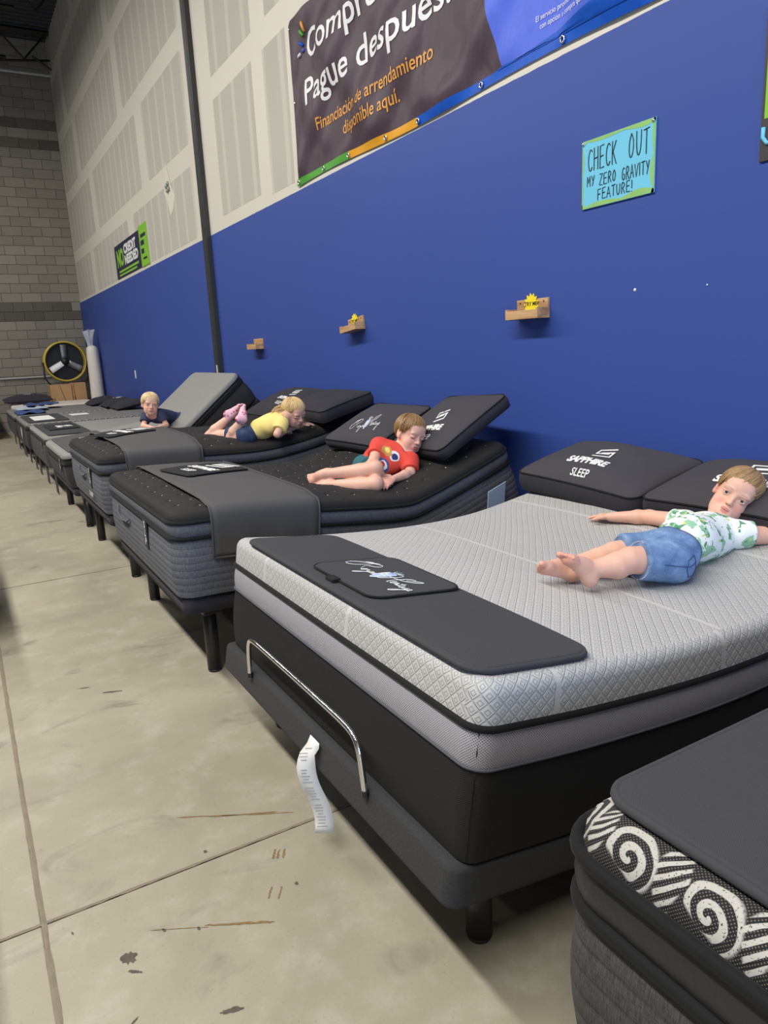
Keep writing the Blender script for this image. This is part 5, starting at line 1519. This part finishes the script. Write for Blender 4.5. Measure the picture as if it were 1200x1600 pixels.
def mk_hair(name, c0, c1):
    m = Mat(name, rough=.42, spec=.4); v = m.coord('Object'); n = m.noise(v, 70, 4, .6, (1, 1, 1), 1.5); g = m.nt.nodes.new('ShaderNodeNewGeometry'); rnd = E(g.outputs['Random Per Island'])
    m.color(m.mix((n + rnd) * .5, c0, c1)); return m.m
def mk_eye(name, iris):
    m = Mat(name, rough=.12, spec=.5); x, y, z = m.xyz(m.coord('hl')); d = (x * x + z * z).sqrt()
    c = m.mix(d.step(.0062, .0056), (.62, .60, .60), iris); c = m.mix(d.step(.0030, .0026), c, (.006, .006, .008)); m.color(c); return m.m
def add_eyes(H, root, mat, look=(0, 0)):
    for q in (-1, 1):
        c = (q * .031, .0655, .0028); r = .0132; V = []; Lc = []; Fc = []; n, mm = 24, 16
        for i in range(mm + 1):
            th = PI * i / mm
            for k in range(n):
                ph = 2 * PI * k / n; p = np.array((r * math.sin(th) * math.cos(ph), r * math.cos(th), r * math.sin(th) * math.sin(ph)))
                V.append(hp(H, c[0] + p[0], c[1] + p[1], c[2] + p[2])); Lc.append((p[0] - look[0], p[1], p[2] - look[1]) if p[1] > 0 else (.02, 0, 0))
        for i in range(mm):
            for k in range(n): Fc.append((i * n + k, i * n + (k + 1) % n, (i + 1) * n + (k + 1) % n, (i + 1) * n + k))
        me = mesh('eye', V, Fc, True); vattr(me, 'hl', np.array(Lc)); link('eye', me, mat, root)

def spine_frame(J):
    S = nv(np.array(J['neck']) - np.array(J['pelvis'])); x = np.array(J['shL'], float) - np.array(J['shR'], float); x = nv(x - S * (x @ S)); f = np.cross(S, x) * -1.0
    return x, S, f      # left, up the spine, chest front
def add_torso(sd, J, k, inf=0.0, planes=(), part='all', belly=1.0):
    x, S, f = spine_frame(J); R = np.array([x, S, f]); pel, nk = np.array(J['pelvis'], float), np.array(J['neck'], float); ch = np.array(J.get('chest', pel + (nk - pel) * .62), float)
    sw = np.linalg.norm(np.array(J['shL'], float) - np.array(J['shR'], float)) / 2
    if part in ('all', 'top'):
        sd.ell(ch, (min(sw, .105 * k) * .98, .105 * k, .070 * k), R, .03, planes, 1, inf)
        sd.ell(pel + (nk - pel) * .36, (.084 * k, .105 * k, .068 * k * belly), R, .04, planes, 1, inf)
        m = (np.array(J['shL'], float) + np.array(J['shR'], float)) / 2
        sd.cone(np.array(J['shL']) * .8 + m * .2, np.array(J['shR']) * .8 + m * .2, .036 * k, .036 * k, .03, planes, inf)
    if part in ('all', 'low'): sd.ell(pel, (.088 * k, .080 * k, .068 * k), R, .03, planes, 1, inf)
def limb_arm(sd, J, s, k):
    sd.cone(J['sh' + s], J['el' + s], .034 * k, .027 * k, .02); el, wr = np.array(J['el' + s], float), np.array(J['wr' + s], float)
    m = el + (wr - el) * .3; sd.cone(el, m, .0265 * k, .0265 * k, .014); sd.cone(m, wr, .0265 * k, .0185 * k, .014)
def limb_leg(sd, J, s, k):
    h, kn, an = (np.array(J[p + s], float) for p in ('hip', 'knee', 'ank')); sd.cone(h, kn, .056 * k, .042 * k, .02)
    calfb = nv(J.get('calf' + s, (0, 0, -1))); m = kn + (an - kn) * .32 + calfb * .008 * k; sd.cone(kn, m, .040 * k, .042 * k, .007); sd.cone(m, an, .042 * k, .024 * k, .007)
def reds(V, pts):
    r = np.zeros(len(V))
    for p, rad, w in pts: r = np.maximum(r, w * np.clip(1.4 - np.linalg.norm(V - np.array(p), axis=1) / rad, 0, 1))
    return r
def body_mesh(root, sd, H, skin, h, fine, red=()):
    me, V, F = sdf_mesh('body', sd, h, fine, 1)
    d = V - H['c']; hl = np.stack([d @ H['x'], d @ H['f'], d @ H['u']], 1) / H['s']; vattr(me, 'hl', hl); vattr(me, 'red', reds(V, red))
    return link('body', me, skin, root)
def cloth_mesh(name, root, sd, mat, h, tl=None, wr=.0018, fr=34, seed=0):
    ph = np.random.RandomState(seed).uniform(0, 6, 6)
    def nz(X, Y, Z):
        return wr * (np.sin(fr * (X * .7 + Y * .6) + ph[0] + 1.3 * np.sin(fr * .45 * (Y - Z) + ph[1])) + .7 * np.sin(fr * 1.7 * (X * .3 - Y * .7 + Z * .6) + ph[2]))
    me, V, F = sdf_mesh(name, sd, h, (), 2, nz)
    if tl is not None:
        c, x, S, f = tl; d = V - np.array(c); vattr(me, 'tl', np.stack([d @ x, d @ S, d @ f], 1))
    return link(name, me, mat, root)
def plane(n, p): n = nv(n); return (n, float(n @ np.array(p, float)))
def limb_cloth(sd, a, b, t, ra, rb, k=.02, flare=1.0):
    """tube of cloth from a to the point t of the way to b, cut straight"""
    a, b = np.array(a, float), np.array(b, float); e = a + (b - a) * t; d = nv(b - a); over = e + d * .05
    sd.cone(a, over, ra, rb * flare, k, (plane(d, e),)); return e, d
def stitch(root, ob, lines, rad, mat, name='stitching', off=.001):
    me = ob.data; bv = BVHTree.FromPolygons([v.co[:] for v in me.vertices], [p.vertices[:] for p in me.polygons])
    for L in lines:
        P = []
        for a, b in zip(L[:-1], L[1:]):
            for k in range(8): P.append(np.array(a) + (np.array(b) - np.array(a)) * k / 8)
        P.append(np.array(L[-1])); Q = []
        for p in P:
            loc, nrm, i, dd = bv.find_nearest(Vector(p)); Q.append(tuple(loc + nrm * off))
        MB().tube(Q, rad, 5).build(name, mat, root, True)

M['denimblue'] = None
def mk_jeans(name, c0, c1):
    m = Mat(name, rough=.85, spec=.2, sheen=.2); v = m.coord('Object'); n = m.noise(v, 14, 4, .6); f = m.noise(v, 420, 2, .6, (1, 1, .3)); g = m.noise(v, 40, 3)
    m.color(m.mix((n * .55 + f * .25 + g * .2).step(.3, .72), c0, c1)); m.bump(f, .0008, .6); m.bump(g, .003, .4); return m.m
M['jean_light'] = mk_jeans('washed_denim', srgb(74, 104, 150), srgb(142, 172, 210)); M['jean_dark'] = mk_jeans('dark_denim', srgb(36, 48, 74), srgb(66, 84, 116))
M['fray'] = plain('frayed_thread', srgb(206, 214, 226), .8, var=.08, scale=100)
M['jeanthread'] = plain('denim_seam', srgb(54, 80, 124), .8, var=.1, scale=100)
M['teal'] = plain('teal_cotton', srgb(38, 96, 104), .85, var=.12, scale=20, bump=.001)
M['navycotton'] = plain('navy_cotton', srgb(44, 52, 84), .85, var=.12, scale=25, bump=.001)
M['yellowcotton'] = plain('pale_yellow_cotton', srgb(238, 214, 130), .85, var=.06, scale=22, bump=.001)
def mk_leafshirt():
    m = Mat('white_cotton_with_green_print', rough=.85, spec=.2); v = m.coord('Object'); n = m.noise(v, 24, 2, .5, dist=.5); n2 = m.noise(v, 31, 2, .5, (1.2, .8, 1), .6); n3 = m.noise(v, 90, 2)
    c = m.mix(n3, srgb(226, 232, 230), srgb(240, 243, 240)); c = m.mix(n.step(.555, .575), c, srgb(150, 196, 160)); c = m.mix(n2.step(.60, .615), c, srgb(92, 150, 112)); c = m.mix((m.noise(v, 44, 1)).step(.70, .715), c, srgb(214, 214, 120))
    sp = m.voro(v, 30); c = m.mix(sp.step(.11, .09), c, srgb(70, 84, 84)); m.color(c); m.bump(n3, .001, .5); return m.m
M['leafshirt'] = mk_leafshirt()
def mk_redshirt():
    m = Mat('red_cotton_with_print', rough=.85, spec=.2); v = m.coord('Object'); x, y, z = m.xyz(m.coord('tl')); n = m.noise(v, 26, 3); w = m.noise(v, 34, 2, .5, dist=.8)
    c = m.mix(n, srgb(208, 66, 56), srgb(230, 88, 74))
    def blob(cx, cy, rx, ry, col, c, jag=.5):
        a = (x - cx) / rx; b = (y - cy) / ry; d = (a * a + b * b).sqrt() + (w - .5) * jag; return m.mix(d.step(1.0, .92) * z.gt(.015), c, col)
    # abstract stickers over the front
    c = blob(.03, .045, .034, .028, srgb(222, 222, 226), c); c = blob(.036, .045, .020, .016, srgb(52, 62, 110), c, .9); c = blob(-.015, .025, .036, .026, srgb(196, 150, 84), c, .8); c = blob(-.02, .03, .02, .012, srgb(232, 206, 110), c, .9)
    c = blob(.035, -.035, .042, .036, srgb(70, 92, 142), c, .5); c = blob(.035, -.035, .028, .023, srgb(226, 226, 228), c, .8); c = blob(.03, -.035, .018, .014, srgb(190, 60, 50), c, .9)
    c = blob(.01, -.095, .026, .026, srgb(56, 60, 84), c, .6); c = blob(-.04, -.09, .02, .014, srgb(210, 190, 196), c, 1.0)
    m.color(c); m.bump(n, .001, .5); return m.m
M['redshirt'] = mk_redshirt()
M['cuff'] = plain('pale_trim', srgb(206, 208, 206), .85, var=.05)
M['sock'] = None
def mk_sock():
    m = Mat('pink_patterned_sock', rough=.85, spec=.2); v = m.coord('Object'); d = m.voro(v, 30); n = m.noise(v, 40, 2)
    c = m.mix(n, srgb(226, 172, 190), srgb(238, 192, 206)); c = m.mix(d.step(.34, .26), c, srgb(172, 84, 108)); m.color(c); return m.m
M['sock'] = mk_sock()
M['hair_sand'] = mk_hair('sandy_hair', srgb(120, 92, 58), srgb(204, 168, 120)); M['hair_brown'] = mk_hair('light_brown_hair', srgb(104, 78, 48), srgb(186, 148, 98)); M['hair_blond'] = mk_hair('blond_hair', srgb(178, 142, 88), srgb(236, 208, 152)); M['hair_pale'] = mk_hair('pale_blond_hair', srgb(198, 166, 112), srgb(246, 224, 178))
CAM_R, CAM_U, CAM_F = (np.array(q) for q in (_r2, _u2, _f))
CP = np.array((0, 0, 1.475))

# ---------------------------------------------------------------- boy in denim shorts (nearest)
K = 1.0
J = dict(head=(2.325, 1.565, .903), neck=(2.225, 1.565, .824), chest=(2.130, 1.555, .790), pelvis=(1.900, 1.500, .788), shL=(2.215, 1.462, .797), elL=(2.365, 1.375, .785), wrL=(2.49, 1.290, .785),
         shR=(2.215, 1.680, .800), elR=(2.235, 1.860, .785), wrR=(2.160, 1.985, .775), hipL=(1.840, 1.440, .780), kneeL=(1.695, 1.478, .805), ankL=(1.572, 1.522, .788), hipR=(1.865, 1.550, .785), kneeR=(1.745, 1.585, .790), ankR=(1.580, 1.630, .770))
J = {k: tuple(np.array((0, 0, 1.475)) + 1.003 * (np.array(v) - np.array((0, 0, 1.475)))) for k, v in J.items()}
kid1 = empty('person', (1.95, 1.53, .72), 0, 'small boy in cut-off denim shorts lying on his back with arms spread', 'person')
up1 = CAM_R * .60 + CAM_U * .78; toc = nv(CP - np.array(J['head']))
H1 = head_frame(J['head'], toc * .97 - CAM_R * .10 - CAM_U * .12, up1, .955)
sd = SDF(); add_head(sd, H1); sd.cone(hp(H1, 0, -.012, -.055), J['neck'], .038, .040, .03); add_torso(sd, J, K)
for s_ in 'LR': limb_arm(sd, J, s_, K); limb_leg(sd, J, s_, K * .98)
add_hand(sd, J['wrR'], (-.10, 1.0, -.10), (.1, 0, 1), -1, 1.0, .18, .5)
add_hand(sd, J['wrL'], (.85, -.5, -.05), (0, 0, 1), 1, 1.0, .3, .3)
add_foot(sd, J['ankL'], (-.62, .16, .72), (.7, .15, .6), 1, 1.04); add_foot(sd, J['ankR'], (-.85, .22, .36), (.25, .55, .65), -1, 1.04)
skin1 = mk_skin('fair_skin', 'open', srgb(150, 112, 76))
rd = [(np.array(J['ankL']) + (-.10, .02, .06), .05, .55), (np.array(J['ankR']) + (-.11, .03, .02), .05, .55), (J['kneeL'], .05, .18), (hp(H1, .071, 0, 0), .03, .35), (hp(H1, -.071, 0, 0), .03, .45), (np.array(J['wrR']) + (0, .09, 0), .05, .3)]
c_ = np.array(J['head']); body_mesh(kid1, sd, H1, skin1, .0042, [(c_ - .115, c_ + .115, .0021), ((1.43, 1.47, .74), (1.60, 1.68, .88), .0022), ((2.10, 1.96, .74), (2.2, 2.12, .80), .0026)], rd)
add_eyes(H1, kid1, mk_eye('blue_grey_eye', srgb(66, 78, 86)), (.001, -.0005))
hair(H1, 'hair', M['hair_sand'], kid1, 900, .045, .55, seed=3)
sx, sS, sf = spine_frame(J); sp = np.array(J['pelvis'])
sh = SDF(); hem = sp + sS * .055; pls = (plane(-sS, hem), plane(sS, np.array(J['neck']) - sS * .012 + sf * 0)); add_torso(sh, J, K, .010, pls, 'top', 1.06)
for s_ in 'LR': limb_cloth(sh, J['sh' + s_], J['el' + s_], .36 if s_ == 'R' else .20, .046, .042, .02, 1.06)
cloth_mesh('shirt', kid1, sh, M['leafshirt'], .004, (np.array(J['chest']), sx, sS, sf), .0022, 36, 1)
so = SDF(); add_torso(so, J, K, .010, (plane(sS, sp + sS * .070),), 'low')
hems = []
for s_ in 'LR': hems.append(limb_cloth(so, J['hip' + s_], J['knee' + s_], .80, .068, .060, .02, 1.02))
shorts1 = cloth_mesh('denim_shorts', kid1, so, M['jean_light'], .004, None, .0025, 44, 2)
for e, d in hems:
    a = nv(np.cross(d, (0, 0, 1))); b = np.cross(d, a); mb = MB(); rr = random.Random(5)
    for k in range(120):
        t = 2 * PI * k / 120; o_ = a * math.cos(t) + b * math.sin(t); p = e + o_ * .0585 - d * .004; mb.tube([p, p + d * rr.uniform(.004, .009) + o_ * rr.uniform(-.002, .002) + a * rr.uniform(-.003, .003)], [.0010, .0005], 4)
    mb.build('frayed_hem', M['fray'], kid1, False, 'stuff')
hl_ = np.array(J['hipL']); o1 = sx * .09
pk_ = [hl_ + o1 + sS * .045 + sf * .035, hl_ + o1 - sS * .02 + sf * .03, hl_ + o1 - sS * .035 - sf * .01, hl_ + o1 - sS * .02 - sf * .05, hl_ + o1 + sS * .045 - sf * .05, hl_ + o1 + sS * .045 + sf * .035]
stitch(kid1, shorts1, [pk_, [sp + sS * .050 + sx * .12 - sf * .1, sp + sS * .050 + sx * .13, sp + sS * .050 + sx * .08 + sf * .1, sp + sS * .05 + sf * .12, sp + sS * .05 - sx * .1 + sf * .1], [hl_ + o1 * 1.1 + sS * .05, hl_ + o1 * 1.1 - sS * .02, hl_ + (np.array(J['kneeL']) - hl_) * .75 + sx * .08]], .0014, M['jeanthread'])

# ---------------------------------------------------------------- boy in red (second bed)
K = 1.0
J = dict(head=(2.155, 3.457, .990), neck=(2.100, 3.480, .903), chest=(2.020, 3.495, .860), pelvis=(1.930, 3.560, .800), shT=0)
J.pop('shT')
J.update(shL=(2.105, 3.385, .855), elL=(2.065, 3.325, .795), wrL=(1.930, 3.280, .788), shR=(1.985, 3.520, .935), elR=(1.878, 3.410, .855), wrR=(1.905, 3.350, .800),
         hipR=(1.925, 3.530, .808), kneeR=(1.850, 3.322, .852), ankR=(1.655, 3.515, .824), hipL=(1.940, 3.530, .780), kneeL=(1.820, 3.275, .778), ankL=(1.655, 3.490, .766))
kid2 = empty('person', (1.9, 3.45, .74), 0, 'boy in red printed shirt and teal shorts asleep on his side on the black bed', 'person')
toc = nv(CP - np.array(J['head']))
H2 = head_frame(J['head'], toc * .72 + CAM_R * .56 - CAM_U * .30, CAM_U * .95 + CAM_R * .14, 1.02)
sd = SDF(); add_head(sd, H2, 'closed'); sd.cone(hp(H2, 0, -.012, -.055), J['neck'], .038, .042, .03); add_torso(sd, J, K)
for s_ in 'LR': limb_arm(sd, J, s_, K); limb_leg(sd, J, s_, K)
add_hand(sd, J['wrL'], (-.75, -.25, -.15), (-.35, -.5, .75), 1, 1.05, .75, .2)
add_hand(sd, J['wrR'], (-.2, -.8, -.5), (-.8, -.2, .5), -1, 1.0, .6, .2)
add_foot(sd, J['ankR'], (-.62, .62, -.05), (-.25, -.55, .70), 1, 1.15); add_foot(sd, J['ankL'], (-.70, .60, .0), (-.35, -.45, .6), -1, 1.15)
skin2 = mk_skin('fair_skin_asleep', 'closed', srgb(150, 112, 80))
c_ = np.array(J['head']); rd = [(np.array(J['ankR']) + (-.07, .06, -.01), .05, .4), (np.array(J['ankL']) + (-.08, .06, -.01), .05, .4), (J['kneeR'], .05, .2), (np.array(J['wrL']) + (-.06, -.02, -.02), .05, .3), (hp(H2, -.071, 0, 0), .03, .5)]
body_mesh(kid2, sd, H2, skin2, .0044, [(c_ - .115, c_ + .115, .0024), ((1.53, 3.48, .73), (1.64, 3.64, .83), .003), ((1.86, 3.26, .74), (1.96, 3.36, .83), .003)], rd)
hair(H2, 'hair', M['hair_brown'], kid2, 850, .040, .45, seed=8)
sx, sS, sf = spine_frame(J); sp = np.array(J['pelvis'])
sh = SDF(); pls = (plane(-sS, sp + sS * .02), plane(sS, np.array(J['neck']) + sS * .012)); add_torso(sh, J, K, .011, pls, 'top')
limb_cloth(sh, J['shR'], J['elR'], .50, .048, .045, .02, 1.05); limb_cloth(sh, J['shL'], J['elL'], .75, .048, .044, .02, 1.05)
cloth_mesh('shirt', kid2, sh, M['redshirt'], .004, (np.array(J['chest']), sx, sS, sf), .0022, 36, 3)
so = SDF(); add_torso(so, J, K, .011, (plane(sS, sp + sS * .06),), 'low'); limb_cloth(so, J['hipR'], J['kneeR'], .30, .070, .066, .02, 1.04); limb_cloth(so, J['hipL'], J['kneeL'], .55, .070, .064, .02, 1.04)
so.ell((1.80, 3.54, .775), (.10, .05, .022), None, .02)
cloth_mesh('shorts', kid2, so, M['teal'], .0045, None, .0025, 44, 4)

# ---------------------------------------------------------------- girl in yellow (third bed)
K = .95
J = dict(head=(2.245, 5.300, 1.005), neck=(2.160, 5.270, .985), chest=(2.080, 5.320, .940), pelvis=(1.930, 5.440, .865), shL=(2.150, 5.390, .955), elL=(2.220, 5.42, .875), wrL=(2.31, 5.30, .905), shR=(2.100, 5.190, .945), elR=(2.035, 5.150, .872), wrR=(2.15, 5.270, .872),
         hipL=(1.880, 5.500, .855), kneeL=(1.690, 5.740, .845), ankL=(1.850, 5.640, 1.000), hipR=(1.890, 5.390, .855), kneeR=(1.790, 5.500, .845), ankR=(1.862, 5.400, .985), calfL=(-1, 0, 0), calfR=(-1, 0, 0))
J = {k: (tuple(np.array((0, 0, 1.475)) + .945 * (np.array(v) - np.array((0, 0, 1.475)))) if not k.startswith('calf') else v) for k, v in J.items()}
kid3 = empty('person', (1.95, 5.4, .81), 0, 'blond girl in pale yellow shirt lying on her front with feet up', 'person')
toc = nv(CP - np.array(J['head']))
H3 = head_frame(J['head'], toc * .62 + CAM_R * .70 - CAM_U * .45, CAM_U * .92 - CAM_R * .05 + toc * .35, 1.02)
sd = SDF(); add_head(sd, H3, 'closed'); sd.cone(hp(H3, 0, -.012, -.055), J['neck'], .036, .040, .03); add_torso(sd, J, K)
for s_ in 'LR': limb_arm(sd, J, s_, K); limb_leg(sd, J, s_, K)
add_hand(sd, J['wrR'], (.6, .6, -.1), (0, 0, 1), -1, .95, .4); add_hand(sd, J['wrL'], (.7, -.3, .1), (0, 0, 1), 1, .95, .4)
ftL, ftR = (.80, -.12, .36), (.42, .45, .38)
add_foot(sd, J['ankL'], ftL, (.65, -.3, -.65), 1, 1.05); add_foot(sd, J['ankR'], ftR, (.7, -.3, -.5), -1, 1.05)
skin3 = mk_skin('fair_skin_girl', 'closed', srgb(170, 132, 90)); c_ = np.array(J['head'])
body_mesh(kid3, sd, H3, skin3, .0046, [(c_ - .112, c_ + .112, .0032)], [(J['kneeL'], .05, .25), (hp(H3, .04, .05, -.03), .04, .3)])
hair(H3, 'hair', M['hair_blond'], kid3, 900, .044, .3, seed=11, thick=1.1, back=-.06)
mb = MB(); rr = random.Random(21); nk_ = np.array(J['neck']); sp_ = nv(np.array(J['pelvis']) - nk_); cam_ = nv(CP - nk_)
for k in range(260):
    az = rr.choice((-1, 1)) * rr.uniform(1.5, 3.1); zz = rr.uniform(-.045, .035); q_ = math.sqrt(max(.05, 1 - ((zz - .026) / .085) ** 2))
    a0 = hp(H3, math.sin(az) * .078 * q_, -.012 + math.cos(az) * .093 * q_, zz); out = nv(a0 - H3['c'])
    e_ = nk_ + sp_ * rr.uniform(.05, .125) + cam_ * rr.uniform(-.01, .055) + np.array((0, 0, rr.uniform(.045, .062) if rr.random() < .75 else rr.uniform(.0, .05)))
    c_ = (a0 + e_) / 2 + out * .035 + np.array((0, 0, .018)); P_ = [a0 * (1 - t) ** 2 + c_ * 2 * t * (1 - t) + e_ * t * t for t in np.linspace(0, 1, 9)]
    mb.tube(P_, [.0024 * (1 - .75 * t) for t in np.linspace(0, 1, 9)], 5)
mb.build('long_hair', M['hair_blond'], kid3, True)
sx, sS, sf = spine_frame(J); sp = np.array(J['pelvis'])
sh = SDF(); add_torso(sh, J, K, .012, (plane(-sS, sp + sS * .04), plane(sS, np.array(J['neck']) + sS * .0)), 'top')
for s_ in 'LR': limb_cloth(sh, J['sh' + s_], J['el' + s_], .62, .048, .046, .02, 1.08)
cloth_mesh('shirt', kid3, sh, M['yellowcotton'], .0045, None, .0025, 40, 5)
so = SDF(); add_torso(so, J, K, .010, (plane(sS, sp + sS * .06),), 'low')
for s_, t in (('L', .42), ('R', .45)): limb_cloth(so, J['hip' + s_], J['knee' + s_], t, .066, .062, .02, 1.04)
cloth_mesh('denim_shorts', kid3, so, M['jean_dark'], .0045, None, .0022, 44, 6)
for s_, ft, u_, bg in (('L', ftL, (.65, -.3, -.65), 1), ('R', ftR, (.7, -.3, -.5), -1)):
    sk_ = SDF(); a = np.array(J['ank' + s_]); d = nv(a - np.array(J['knee' + s_])); add_foot(sk_, a, ft, u_, bg, 1.13); sk_.cone(a - d * .03, a, .028, .027, .02)
    cloth_mesh('sock', kid3, sk_, M['sock'], .0035, None, .0008, 50, 7)

# ---------------------------------------------------------------- toddler (raised bed)
K = .86
J = dict(head=(1.565, 7.150, 1.050), neck=(1.595, 7.190, .960), chest=(1.640, 7.220, .930), pelvis=(1.800, 7.340, .885), shL=(1.650, 7.130, .945), elL=(1.680, 7.090, .845), wrL=(1.610, 7.050, .840), shR=(1.540, 7.270, .940), elR=(1.490, 7.20, .845), wrR=(1.530, 7.10, .840),
         hipL=(1.83, 7.30, .865), kneeL=(1.99, 7.42, .90), ankL=(2.10, 7.52, .99), hipR=(1.79, 7.40, .865), kneeR=(1.93, 7.55, .885), ankR=(2.05, 7.66, .96))
kid4 = empty('person', (1.65, 7.2, .80), 0, 'blond toddler in navy shirt propped on his forearms, behind the black bed', 'person')
toc = nv(CP - np.array(J['head']))
H4 = head_frame(J['head'], toc * .96 + CAM_R * .16 - CAM_U * .12, CAM_U, 1.02)
sd = SDF(); add_head(sd, H4, 'open'); sd.cone(hp(H4, 0, -.012, -.055), J['neck'], .036, .042, .03); add_torso(sd, J, K)
for s_ in 'LR': limb_arm(sd, J, s_, K); limb_leg(sd, J, s_, K)
add_hand(sd, J['wrL'], (-.8, -.3, -.1), (0, 0, 1), 1, .85, .3); add_hand(sd, J['wrR'], (.3, -.8, -.1), (0, 0, 1), -1, .85, .3)
add_foot(sd, J['ankL'], (.6, .3, .5), (.3, .3, -.7), 1, .9); add_foot(sd, J['ankR'], (.6, .3, .5), (.3, .3, -.7), -1, .9)
skin4 = mk_skin('fair_skin_toddler', 'open', srgb(200, 164, 116)); c_ = np.array(J['head'])
body_mesh(kid4, sd, H4, skin4, .005, [(c_ - .12, c_ + .12, .0034)], [])
add_eyes(H4, kid4, mk_eye('blue_eye', srgb(90, 110, 130)))
hair(H4, 'hair', M['hair_pale'], kid4, 700, .040, .2, seed=14, thick=1.15)
sx, sS, sf = spine_frame(J); sp = np.array(J['pelvis'])
sh = SDF(); add_torso(sh, J, K, .012, (plane(-sS, sp - sS * .02), plane(sS, np.array(J['neck']) - sS * .0)), 'all')
for s_ in 'LR': limb_cloth(sh, J['sh' + s_], J['el' + s_], .62, .046, .044, .02, 1.05)
cloth_mesh('shirt', kid4, sh, M['navycotton'], .0045, None, .0022, 40, 8)
so = SDF(); add_torso(so, J, K, .008, (plane(sS, sp + sS * .02),), 'low')
for s_ in 'LR': limb_cloth(so, J['hip' + s_], J['knee' + s_], .7, .060, .055, .02, 1.02)
cloth_mesh('shorts', kid4, so, M['jean_dark'], .005, None, .002, 44, 9)
